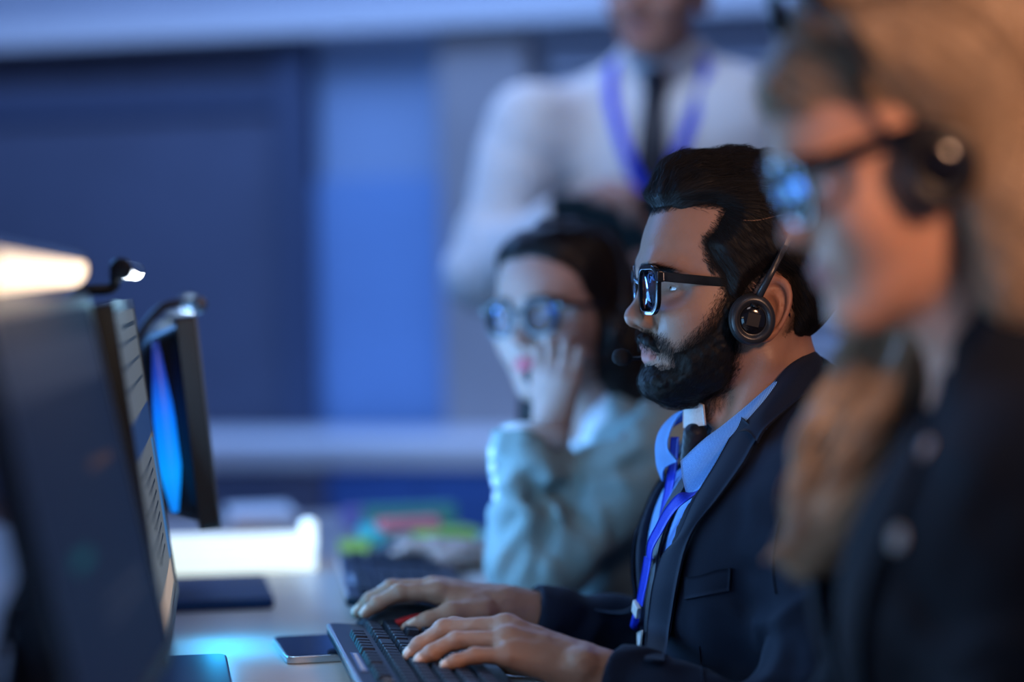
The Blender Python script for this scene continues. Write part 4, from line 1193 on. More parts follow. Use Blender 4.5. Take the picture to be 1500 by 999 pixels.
# ------------------------------------------------------------------ blonde woman in the foreground
def build_blonde():
    H = P(1338, 248, 1.76)
    loc = Local(H, 184); p, pl = loc.p, loc.pl
    Rh = rot(0, 20, 0); th = V(0, 0, 0); T = head_T(Rh, th)
    shL, shR = V(-.070, .155, -.235), V(-.065, -.155, -.230)
    eL, eR = V(.000, .205, -.485), V(.00, -.205, -.48)
    wL, wR = V(.215, .150, -.440), V(.215, -.120, -.440)
    def hand(W, sg):
        f = []
        for i, y in enumerate((.030, .010, -.010, -.028)):
            b = W + V(.088 - .006 * abs(i - 1), -y * sg * -1 * -1, .010)
            L_ = [1, 1.08, 1.0, .8][i]
            f.append([b, b + V(.042 * L_, 0, .004), b + V(.062 * L_, 0, -.010), b + V(.074 * L_, 0, -.026)])
        t = [W + V(.03, -.024 * sg, -.004), W + V(.062, -.042 * sg, -.008), W + V(.090, -.046 * sg, -.012), W + V(.112, -.042 * sg, -.018)]
        return f, t
    fL, tL = hand(wL, 1); fR, tR = hand(wR, -1)
    S = Sdf(); add_head(S, False, T)
    S.u(T(ell((.078, 0, -.080), (.014, .015, .012))), .02)
    skin_core(S, shL, shR, -.22, neck=.046, f0=-.020, df=-.038)
    add_arm(S, shL, eL, wL, (.042, .036, .024)); add_arm(S, shR, eR, wR, (.042, .036, .024))
    add_hand(S, wL, fL, tL, r=.88); add_hand(S, wR, fR, tR, r=.88)
    S.s(desk_cut(loc), .002)
    me = body_obj('person', S, (-.22, -.32, -.72), (.40, .32, .20), .0032, loc, MAT['skin_fair'], Rh, th, False,
                  label='blonde woman in a black blazer in the foreground, looking down, seen from the side')
    for sg in (1, -1): eye_obj(me, th + Rh @ V(.0648, .0315 * sg, .0145), Rh, (1, 0, -.35))
    brows_obj(me, Rh, th, False, MAT['hair_dark'])
    LF = loft(HEAD_F)
    hp = poly2([(.14, .084), (.084, .076), (.060, .070), (.030, .060), (.006, .048), (-.006, .030), (-.018, .022), (-.034, .004), (-.040, -.030), (-.034, -.060), (-.05, -.11), (-.14, -.11), (-.16, .22), (.14, .22)])
    C = Sdf()
    C.u(T(lambda q: smax(LF(q) - (.0165 - .0085 * smst(.03, .075, q[:, 0])) * smst(.004, -.030, hp(q[:, [0, 2]])) - .0005 - .006 * smst(.02, -.06, q[:, 0]), hp(q[:, [0, 2]]) - .002, .006)), 0)
    C.u(sym(chain([(-.034, .070, .030), (-.046, .076, -.020), (-.060, .070, -.090)], [.026, .030, .030])), .02)
    C.u(sym(chain([(-.085, .045, -.010), (-.105, .060, -.120), (-.125, .075, -.230), (-.125, .080, -.340)], [.040, .042, .040, .018])), .03)
    C.post = lambda q: -.0020 * vnoise(q * A([1, 1, .3]), 70, 2) - .0025 * vnoise(q * A([1, 1, .25]), 30, 3)
    hv, hq = march(C, (-.20, -.15, -.40), (.16, .15, .19), .0040)
    def hdir(q):
        hq_ = (q - th) @ Rh
        fr = smst(.0, .07, hq_[:, 0]) * smst(.03, .07, hq_[:, 2])
        top = smst(.06, .115, hq_[:, 2])
        d = np.stack([-1 * np.ones(len(q)), .6 * np.sign(q[:, 1]) * (1 - top * .3), -.55 - .2 * (1 - top)], 1)
        down = smst(-.02, -.12, q[:, 2])[:, None]
        return d * (1 - down) + A([-.12, .05, -1.0]) * down
    b, nn = sample_mesh(hv, hq, 9000)
    paths = flow_strands(C, b, nn, hdir, .075, 9, .0004, lift=.02, jitter=.10, off=.001)
    # wavy lock falling over the far shoulder to the chest
    lock = [[pl(1345, 395, -.055), pl(1352, 480, -.050), pl(1345, 560, -.036), pl(1322, 640, -.030), pl(1292, 710, -.028), pl(1262, 760, -.03), pl(1240, 800, -.030)],
            [pl(1320, 400, -.062), pl(1318, 490, -.060), pl(1300, 570, -.050), pl(1268, 650, -.046), pl(1236, 720, -.045), pl(1214, 780, -.044), pl(1215, 825, -.042)],
            [pl(1300, 405, -.066), pl(1285, 480, -.068), pl(1255, 560, -.064), pl(1222, 640, -.060), pl(1200, 720, -.058), pl(1190, 790, -.055), pl(1172, 822, -.052)],
            [pl(1300, 410, -.070), pl(1262, 480, -.078), pl(1225, 560, -.076), pl(1196, 640, -.072), pl(1186, 720, -.068), pl(1178, 780, -.064), pl(1150, 822, -.060)],
            [pl(1330, 420, -.045), pl(1330, 520, -.036), pl(1300, 620, -.032), pl(1262, 700, -.034), pl(1232, 790, -.036), pl(1222, 830, -.038), pl(1190, 838, -.040)]]
    ls = guide_strands(lock, 2600, 22, .0035, .0005, wave=(.0130, .125), clump=.13)
    ls2 = guide_strands(lock, 160, 22, .003, .0005, wave=(.0130, .125), clump=.10)
    sv2, sq2 = strand_mesh(ls2, .0042, .3)
    nb = [len(hv)]; MV = np.concatenate([hv, sv2]); MQ = np.concatenate([hq, sq2 + len(hv)])
    ft = []
    allp = strand_mesh(paths, .00055), strand_mesh(ls, .00060)
    sh1 = np.repeat(np.clip(.5 + .5 * vnoise(b * A([1, 1, 1]), 45, 5) + rng.normal(size=len(b)) * .18, 0, 1), 27)
    sh2 = np.repeat(np.clip(.55 + .75 * vnoise(ls[:, 8], 55, 7) + rng.normal(size=len(ls)) * .22, 0, 1), 66)
    base = len(MV); V_ = [MV]; Q_ = [MQ]; SH = [np.clip(.38 + .35 * vnoise(MV, 45, 5), 0, 1)]
    for (v_, q_), s_ in zip(allp, (sh1, sh2)):
        V_.append(v_); Q_.append(q_ + base); base += len(v_); SH.append(s_)
    ho = mesh('hair', np.concatenate(V_), np.concatenate(Q_), MAT['hair_blonde'], me); attr(ho, 'shade', np.concatenate(SH))
    # blouse and blazer
    kw = dict(sw=.118, sz=-.235, chest=(.098, .138, .140), belly=(.095, .130, .20), bust=.040, neck=.048, cz=-.305, bz=-.46, slope=.050, df=-.036)
    B = Sdf(); torso_shape(B, -.004, **kw); B.s(cone((-.02, 0, -.02), (-.066, 0, -.165), .052, .056), .004)
    B.s(sym(cone((.06, 0, -.12), (.03, 0, -.24), .035, .012)), .01); B.s(desk_cut(loc), .002)
    bv, bq = march(B, (-.22, -.24, -.62), (.16, .24, -.05), .006); mesh('blouse', bv, bq, MAT['black_cloth'], me)
    J0 = Sdf(); torso_shape(J0, .008, **kw)
    J = Sdf(); torso_shape(J, .008, **kw)
    for s_, e_, w_ in ((shL, eL, wL), (shR, eR, wR)):
        J.u(cone(s_, e_, .068, .052), .05); J.u(cone(e_, w_, .052, .034), .03)
        J.s(cuff_cut(w_, e_, .012), .002); J.s(cuff_hole(w_, e_, .012, .028), .003)
    J.s(cone((-.02, 0, 0), (-.066, 0, -.175), .066, .066), .006)
    op = poly2([(-.09, -.05), (.09, -.05), (.070, -.20), (.030, -.34), (.002, -.44), (.000, -.70), (-.004, -.70), (-.012, -.44), (-.04, -.34), (-.075, -.20)])
    J.s(lambda q: np.where(q[:, 0] > -.03, op(q[:, [1, 2]]), .05), .003)
    J.i(half((0, 0, -1), .64), .01)
    J.s(desk_cut(loc), .002)
    jf = lambda q: folds(q, shL, eL, .005, .08, .09, 5) + folds(q, shR, eR, .005, .08, .09, 6) - .004 * vnoise(q * A([1, 1, .5]), 12, 30)
    J.post = jf; J0.post = lambda q: -.004 * vnoise(q * A([1, 1, .5]), 12, 30)
    jv, jq = march(J, (-.24, -.34, -.70), (.34, .34, -.03), .0055); jv = relax(jv, jq, 1)
    jo = mesh('blazer', jv, jq, MAT['black_cloth'], me)
    for sg in (1, -1):
        le = [(.062 * sg, -.175), (.058 * sg, -.22), (.036 * sg, -.32), (.006 * sg, -.43)]
        ri = [(.105 * sg, -.200), (.118 * sg, -.235), (.090 * sg, -.32), (.016 * sg, -.43)]
        front_sheet('lapel', J0, le if sg > 0 else ri, ri if sg > 0 else le, .007, .003, MAT['black_cloth'], jo)
    pos = []
    inn = []; out = []
    for a in np.linspace(-150, 150, 15):
        t = math.radians(a); c_ = (1 - math.cos(t)) / 2
        y = -math.sin(t)
        inn.append(V(-.058 - .070 * math.cos(t), .066 * y * 1.05, -.098 - .085 * c_))
        out.append(V(-.062 - .096 * math.cos(t) + .010 * c_, .098 * y * 1.05, -.135 - .085 * c_))
    neck_collar('collar', inn, out, .003, MAT['black_cloth'], jo, (-.002, 0, .008))
    for px, py, r_ in ((1356, 660, .0085), (1317, 790, .0085)):
        q = loc.cast(J, px, py, .001); button_obj(jo, q, grad(J, q)[0], r_, MAT['desk_metal'])
    build_legs(me, loc, H[2], hip=(-.03, 0, -.64), knee=(.40, .082, -.68), spread=.080)
    gl = make_glasses('glasses', hmat(loc, Rh, th + Rh @ V(0, 0, .005)), 'dark wide-armed glasses worn by the blonde woman', MAT['glossy_black'], w=.052, h=.044, cx=.0340, cz=.0125, f=.0985, rim=.0026, temple_h=.0125, round_=.018, ear=(-.028, .077, .010), hinge=.006, lens='lens_bright')
    make_headset('headset', hmat(loc, Rh, th), 'black headset with its band over the long blonde hair', cup=(.004, .0925, .000), tilt=-16, rad=.0275, band_w=.014, top=.145, shell=MAT['black_plastic'], logo=False, head_w=.012)
    return me

# ------------------------------------------------------------------ woman in the pale blazer, resting her head on her hand
def build_woman():
    H = P(826, 474, 3.2)
    loc = Local(H, 202); p, pl = loc.p, loc.pl
    Rh = rot(30, 2, 3); th = V(0, 0, 0); T = head_T(Rh, th)
    shL, shR = p(945, 668, 3.04), p(880, 640, 3.36)
    eL, wL = p(790, 826, 2.99), p(806, 634, 3.03)
    eR, wR = p(850, 850, 3.34), p(688, 815, 3.27)
    fL = [[p(793, 556, 3.055), p(790, 513, 3.062), p(806, 512, 3.082), p(818, 530, 3.090)],
          [p(808, 552, 3.040), p(808, 503, 3.046), p(824, 505, 3.068), p(832, 526, 3.080)],
          [p(825, 554, 3.028), p(830, 503, 3.034), p(843, 508, 3.056), p(845, 530, 3.070)],
          [p(840, 560, 3.022), p(850, 515, 3.028), p(859, 522, 3.046), p(857, 540, 3.058)]]
    tL = [p(806, 605, 3.065), p(790, 575, 3.085), p(786, 548, 3.098), p(792, 528, 3.105)]
    b0 = [(640, 806, 3.235), (637, 800, 3.255), (637, 798, 3.275), (640, 800, 3.295)]
    fR = []
    for i, (x, y, D) in enumerate(b0):
        L_ = [.95, 1.05, 1.0, .8][i]
        fR.append([p(x, y, D), p(x - 44 * L_, y - 4, D), p(x - 66 * L_, y + 8, D), p(x - 82 * L_, y + 22, D)])
    tR = [p(672, 818, 3.235), p(645, 826, 3.21), p(620, 830, 3.20), p(598, 832, 3.195)]
    S = Sdf(); add_head(S, False, T, mouth_open=.004)
    skin_core(S, shL, shR, -.21, neck=.044, f0=-.02, df=-.046)
    add_arm(S, shL, eL, wL, (.040, .034, .0225)); add_arm(S, shR, eR, wR, (.040, .034, .0225))
    add_hand(S, wL, fL, tL, r=.86); add_hand(S, wR, fR, tR, r=.86)
    S.s(desk_cut(loc), .002)
    me = body_obj('person', S, (-.24, -.34, -.70), (.44, .34, .20), .0034, loc, MAT['skin_light'], Rh, th, False,
                  label='dark-haired woman in a pale grey blazer leaning her chin on her hand')
    for sg in (1, -1): eye_obj(me, th + Rh @ V(.0648, .0315 * sg, .0145), Rh, (1, -.1, -.12))
    brows_obj(me, Rh, th, False, MAT['hair_dark'])
    LF = loft(HEAD_F)
    hp = poly2([(.14, .096), (.080, .090), (.062, .078), (.046, .056), (.030, .026), (.014, -.004), (.000, -.030), (-.010, -.060), (-.03, -.12), (-.15, -.12), (-.16, .22), (.14, .22)])
    C = Sdf()
    def cap(q):
        d = hp(q[:, [0, 2]])
        return smax(LF(q) - .0095 * smst(.003, -.026, d) - .0006, d - .002, .005)
    C.u(T(cap), 0)
    C.u(sym(chain([(-.060, .050, -.030), (-.085, .055, -.100), (-.110, .060, -.180), (-.115, .06, -.26)], [.045, .040, .036, .018])), .03)
    C.u(chain([(-.02, -.062, -.030), (.000, -.075, -.090), (.010, -.080, -.150), (.01, -.08, -.20)], [.030, .030, .026, .012]), .03)
    C.post = lambda q: -.0016 * vnoise(q * A([1, 1, .3]), 70, 2)
    hv, hq = march(C, (-.20, -.15, -.32), (.15, .15, .18), .0042)
    def hdir(q):
        hq_ = (q - th) @ Rh
        d = np.stack([-.8 * np.ones(len(q)), .9 * np.sign(hq_[:, 1] - .012) * (1 - .4 * smst(.1, .13, hq_[:, 2])), -.7 * np.ones(len(q))], 1)
        down = smst(-.03, -.12, q[:, 2])[:, None]
        return d * (1 - down) + A([-.15, 0, -1.0]) * down
    b, nn = sample_mesh(hv, hq, 5000)
    paths = flow_strands(C, b, nn, hdir, .05, 7, .0004, lift=.02, jitter=.10, off=.0008)
    join_hair('hair', hv, hq, paths, .0004, MAT['hair_dark'], me, .1)
    kw = dict(sw=.118, sz=-.215, chest=(.098, .138, .140), belly=(.095, .130, .20), bust=.034, neck=.046, cz=-.29, bz=-.44, slope=.050, df=-.045)
    B = Sdf(); torso_shape(B, -.002, **kw); B.s(cone((-.01, 0, 0), (-.060, 0, -.150), .050, .054), .004)
    B.s(cone((.07, 0, -.10), (.035, 0, -.21), .035, .012), .01)
    bv, bq = march(B, (-.22, -.24, -.60), (.16, .24, -.05), .006); mesh('shirt', bv, bq, MAT['white_shirt'], me)
    J0 = Sdf(); torso_shape(J0, .008, **kw)
    J = Sdf(); torso_shape(J, .008, **kw)
    J.u(cone(shL, eL, .070, .058), .05); J.u(cone(eL + V(.004, 0, 0), wL + V(.030, 0, 0), .058, .051), .025)
    J.u(cone(shR, eR, .066, .050), .05); J.u(cone(eR, wR, .050, .036), .03)
    J.s(cuff_cut(wL, eL, .014, .11), .002); J.s(cone(wL + V(.026, 0, .02), wL + (eL - wL) * .2 + V(.024, 0, 0), .041), .003)
    J.s(cuff_cut(wR, eR, .012), .002); J.s(cuff_hole(wR, eR, .012, .030), .003)
    J.s(cone((-.02, 0, 0), (-.066, 0, -.165), .066, .066), .006)
    op = poly2([(-.09, -.05), (.09, -.05), (.072, -.19), (.034, -.31), (.004, -.40), (.002, -.70), (-.004, -.70), (-.012, -.40), (-.04, -.31), (-.075, -.19)])
    J.s(lambda q: np.where(q[:, 0] > -.03, op(q[:, [1, 2]]), .05), .003)
    J.i(half((0, 0, -1), .60), .01)
    J.s(desk_cut(loc), .002)
    J.post = lambda q: folds(q, shL, eL, .0075, .095, .10, 5) + folds(q, eL, wL, .0055, .085, .08, 9) - .0020 * vnoise(q * A([1, 1, .5]), 13, 31)
    J0.post = lambda q: -.0020 * vnoise(q * A([1, 1, .5]), 13, 31)
    for cr in ([(716, 812), (745, 765), (790, 728), (832, 712)], [(806, 722), (792, 770), (784, 850)], [(826, 714), (875, 702), (940, 676)], [(818, 724), (838, 752), (872, 775)], [(735, 850), (752, 815), (768, 790)]):
        J.s(chain([loc.cast(J, x, y, .002) for x, y in cr], [.005] + [.0085] * (len(cr) - 2) + [.004]), .016)
    jv, jq = march(J, (-.26, -.36, -.66), (.42, .36, -.03), .0050); jv = relax(jv, jq, 1)
    jo = mesh('blazer', jv, jq, MAT['grey_blazer'], me)
    for sg in (1, -1):
        le = [(.060 * sg, -.155), (.058 * sg, -.20), (.036 * sg, -.30), (.008 * sg, -.39)]
        ri = [(.100 * sg, -.180), (.112 * sg, -.215), (.086 * sg, -.30), (.018 * sg, -.39)]
        front_sheet('lapel', J0, le if sg > 0 else ri, ri if sg > 0 else le, .007, .003, MAT['grey_blazer'], jo)
    inn = []; out = []
    for a in np.linspace(-150, 150, 15):
        t = math.radians(a); c_ = (1 - math.cos(t)) / 2; y = -math.sin(t)
        inn.append(V(-.054 - .068 * math.cos(t), .066 * y * 1.05, -.090 - .080 * c_))
        out.append(V(-.060 - .092 * math.cos(t) + .010 * c_, .096 * y * 1.05, -.125 - .080 * c_))
    neck_collar('collar', inn, out, .003, MAT['grey_blazer'], jo, (-.002, 0, .008))
    # white shirt cuff at the raised wrist
    d = nrm(wL - eL); m = MB(); m.lathe([(.0405, 0), (.0405, .030), (.0385, .030), (.0385, 0)], wL + V(.022, 0, 0) - d * .024, d, 32); m.build('shirt_cuff', MAT['white_shirt'], me, smooth=True)
    side = nrm(np.cross(d, p(758, 700, 2.5) - p(758, 700, 3.2)))
    for k in range(4):
        c_ = wL - d * (.030 + .018 * k)
        o_ = c_ - side * .0 ; 
        n_ = nrm(-side * 1.0 + (loc.w2l(CAM) / np.linalg.norm(loc.w2l(CAM))) * .5)
        t_ = c_ + n_ * .1
        q = trace(J, t_, -n_, 0, .15)
        if q is not None: button_obj(jo, q, n_, .0065, MAT['clip_white'])
    build_legs(me, loc, H[2], hip=(-.03, 0, -.575), knee=(.38, .10, -.60), spread=.09)
    make_glasses('glasses', hmat(loc, Rh, th), 'round black glasses worn by the woman in the pale blazer', MAT['glossy_black'], w=.050, h=.044, cx=.0335, cz=.0125, f=.0975, rim=.0024, temple_h=.006, round_=.019, ear=(-.028, .077, .008))
    make_headset('headset', hmat(loc, Rh, th), 'black headset with a boom microphone on the woman in the pale blazer', cup=(.000, .0905, -.018), tilt=8, rad=.026, top=.139, mic=(.103, .018, -.062), mic_side=1, shell=MAT['black_plastic'], logo=False, head_w=.010)
    return me

# ------------------------------------------------------------------ standing man with the tablet
def build_supervisor():
    H = P(962, -8, 4.2)
    loc = Local(H, 258); p, pl = loc.p, loc.pl
    Rh = rot(-14, 10, 0); th = V(0.012, 0, 0); T = head_T(Rh, th)
    shR, shL = p(772, 182, 4.22), p(1092, 190, 4.20)
    eR, eL = p(708, 402, 4.17), p(1150, 395, 4.22)
    wR, wL = p(846, 306, 3.98), p(985, 362, 3.99)
    fR = [[p(894, 290, 3.935), p(914, 297, 3.905), p(920, 314, 3.90), p(922, 328, 3.905)],
          [p(898, 282, 3.925), p(920, 288, 3.893), p(927, 306, 3.888), p(928, 321, 3.892)],
          [p(900, 277, 3.945), p(924, 281, 3.915), p(932, 298, 3.910), p(933, 312, 3.914)],
          [p(898, 274, 3.965), p(920, 276, 3.940), p(928, 290, 3.935), p(929, 302, 3.938)]]
    tR = [p(856, 296, 3.95), p(872, 284, 3.92), p(888, 290, 3.90), p(902, 300, 3.895)]
    fL = [[p(962, 372, 3.95), p(945, 378, 3.93), p(934, 378, 3.925), p(925, 376, 3.925)],
          [p(958, 378, 3.965), p(938, 386, 3.95), p(926, 386, 3.945), p(916, 384, 3.945)],
          [p(958, 384, 3.985), p(938, 392, 3.975), p(926, 392, 3.97), p(916, 390, 3.97)],
          [p(962, 390, 4.00), p(945, 397, 3.995), p(935, 397, 3.99), p(927, 395, 3.99)]]
    tL = [p(978, 350, 3.97), p(968, 336, 3.94), p(956, 330, 3.92), p(945, 328, 3.91)]
    S = Sdf(); add_head(S, True, T)
    skin_core(S, shL, shR, -.22, neck=.053)
    add_arm(S, shL, eL, wL); add_arm(S, shR, eR, wR)
    add_hand(S, wR, fR, tR, r=1.12); add_hand(S, wL, fL, tL, r=1.0)
    me = body_obj('person', S, (-.24, -.34, -.80), (.40, .34, .20), .0042, loc, MAT['skin_man'], Rh, th, True,
                  label='standing man in a white shirt and dark tie holding a tablet')
    for sg in (1, -1): eye_obj(me, th + Rh @ V(.0655, .0315 * sg, .0145), Rh, (1, 0, -.3))
    brows_obj(me, Rh, th, True, MAT['hair_dark'])
    LF = loft(HEAD_M)
    hp = poly2([(.14, .094), (.080, .088), (.060, .086), (.046, .066), (.040, .045), (.024, .024), (.013, -.01), (.006, .022), (-.02, .032), (-.041, .02), (-.0435, -.012), (-.036, -.036), (-.056, -.07), (-.13, -.064), (-.16, .22), (.14, .22)])
    C = Sdf(); C.u(T(lambda q: smax(LF(q) - .013 * smst(.002, -.026, hp(q[:, [0, 2]])), hp(q[:, [0, 2]]) - .002, .004)), 0)
    hv, hq = march(C, (-.14, -.11, -.10), (.15, .11, .18), .005)
    b, nn = sample_mesh(hv, hq, 2500)
    paths = flow_strands(C, b, nn, lambda q: np.stack([-np.ones(len(q)), .2 * np.sign(q[:, 1]), -.4 * np.ones(len(q))], 1), .022, 5, .0004, lift=.05, jitter=.2)
    join_hair('hair', hv, hq, paths, .0004, MAT['hair_dark'], me, .1)
    kw = dict(sw=.140, sz=-.215, chest=(.112, .165, .150), belly=(.108, .150, .22), neck=.056, cz=-.30, bz=-.47, slope=.056)
    J = Sdf(); torso_shape(J, .004, **kw)
    J.u(cone(shL, eL, .072, .056), .09); J.u(cone(eL, wL, .056, .040), .03)
    J.u(cone(shR, eR, .072, .060), .09); J.u(cone(eR, wR, .058, .040), .04)
    for e_, w_ in ((eL, wL), (eR, wR)):
        J.s(cuff_cut(w_, e_, .03), .002); J.s(cuff_hole(w_, e_, .03, .032), .003)
    J.s(cone((-.02, 0, 0), (-.066, 0, -.150), .060, .060), .006)
    J.i(half((0, 0, -1), .66), .01)
    J0 = Sdf(); torso_shape(J0, .004, **kw)
    J.post = lambda q: folds(q, shL, eL, .004, .10, .10, 3) + folds(q, shR, eR, .0045, .10, .10, 4) + folds(q, eR, wR, .004, .07, .08, 5) - .004 * vnoise(q * A([1, 1, .5]), 11, 33)
    J0.post = lambda q: -.004 * vnoise(q * A([1, 1, .5]), 11, 33)
    jv, jq = march(J, (-.26, -.38, -.72), (.40, .38, -.03), .0065); jv = relax(jv, jq, 1)
    so = mesh('shirt', jv, jq, MAT['white_shirt'], me)
    inn = []; out = []
    for a in np.linspace(-172, 172, 17):
        t = math.radians(a); c_ = (1 - math.cos(t)) / 2; y = -math.sin(t)
        inn.append(V(-.046 - .060 * math.cos(t), .060 * y * 1.05, -.082 - .062 * c_))
        out.append(V(-.050 - .074 * math.cos(t) + .022 * c_ ** 3, .078 * y * 1.05 + .022 * np.sign(y) * c_ ** 6, -.112 - .085 * c_))
    neck_collar('collar', inn, out, .003, MAT['white_shirt'], so, (0, 0, .004))
    zs = np.linspace(-.175, -.60, 14); wd = np.interp(np.arange(14), [0, 1, 13], [.020, .022, .046])
    kz = on_front(J0, 0, -.165, .008)
    kn = Sdf(); kn.u(chain([kz + V(-.004, 0, .012), kz + V(.002, 0, -.016)], [.024, .018]), 0)
    kv, kq = march(kn, kz - .05, kz + .05, .004); to = mesh('tie', kv, kq, MAT['tie_dark'], me)
    rows = [[on_front(J0, k * w, z, .008 + .002 * (1 - abs(k))) for z, w in zip(zs, wd)] for k in (-1, 0, 1)]
    sheet('tie_blade', rows, .004, MAT['tie_dark'], to, 40, 8)
    build_stand_legs(me, loc, H[2])
    ly = empty('lanyard', loc.M, "blue lanyard over the white shirt of the standing man", 'lanyard')
    for sg in (1, -1):
        pts = [V(-.075, .070 * sg, -.100), V(-.01, .082 * sg, -.115)] + [on_front(J0, l * sg, z, .012) for l, z in ((.082, -.165), (.062, -.23), (.036, -.30), (.006, -.365))]
        pts = spline(pts, 24); T_ = nrm(np.gradient(pts, axis=0))
        a = []; b2 = []
        for q, t_ in zip(pts, T_):
            n_ = grad(J0, q, .006)[0]; s_ = nrm(np.cross(t_, n_)); a.append(q + s_ * .0105); b2.append(q - s_ * .0105)
        sheet('strap', [a, b2], .0016, MAT['lanyard_blue'], ly, 40, 4)
    q0 = on_front(J0, 0, -.368, .014)
    m = MB(); m.tube([q0, q0 + V(0, 0, -.03)], [.009, .006], 12); m.build('clip', MAT['metal'], ly, smooth=True)
    q1 = [[on_front(J0, -.03, -.40, .012), on_front(J0, .03, -.40, .012)], [on_front(J0, -.03, -.485, .012), on_front(J0, .03, -.485, .012)]]
    sheet('badge', q1, .002, MAT['clip_white'], ly, 6, 6)
    # tablet in his hands
    c = p(900, 345, 3.955); M = loc.M
    tb = empty('tablet', M @ Matrix.Translation(c) @ Matrix(((math.cos(.95), 0, -math.sin(.95), 0), (0, 1, 0, 0), (math.sin(.95), 0, math.cos(.95), 0), (0, 0, 0, 1))), 'dark tablet held by the standing man at his waist', 'tablet')
    m = MB(); m.prism(rrect(.165, .200, .012), -.004, .003); m.build('case', MAT['tablet_case'], tb, bevel=.0015)
    m = MB(); m.prism(rrect(.150, .185, .006), .0031, .0038); m.build('screen', MAT['glossy_black'], tb)
    return me
def build_stand_legs(me, loc, Hz):
    L = Sdf(); foot = -Hz
    L.u(ell((-.03, 0, -.68), (.115, .165, .14)), 0)
    for sg in (1, -1):
        L.u(cone((-.03, .085 * sg, -.72), (-.02, .095 * sg, -1.12), .088, .062), .04); L.u(cone((-.02, .095 * sg, -1.12), (-.04, .10 * sg, foot + .08), .062, .050), .03)
    v, q = march(L, (-.2, -.26, foot), (.2, .26, -.52), .012)
    mesh('trousers', relax(v, q, 2), q, MAT['charcoal'], me)
    for sg in (1, -1):
        s = Sdf(); c = V(-.04, .10 * sg, foot)
        s.u(chain([c + V(-.04, 0, .04), c + V(.06, 0, .04), c + V(.16, 0, .030)], [.040, .042, .030]), 0).i(half((0, 0, -1), -foot - .002), .004)
        s.u(cone(c + V(-.01, 0, .05), c + V(0, 0, .10), .042, .044), .02)
        v, q = march(s, c - V(.12, .1, .01), c + V(.24, .1, .17), .008)
        mesh('shoe', v, q, MAT['shoe'], me)
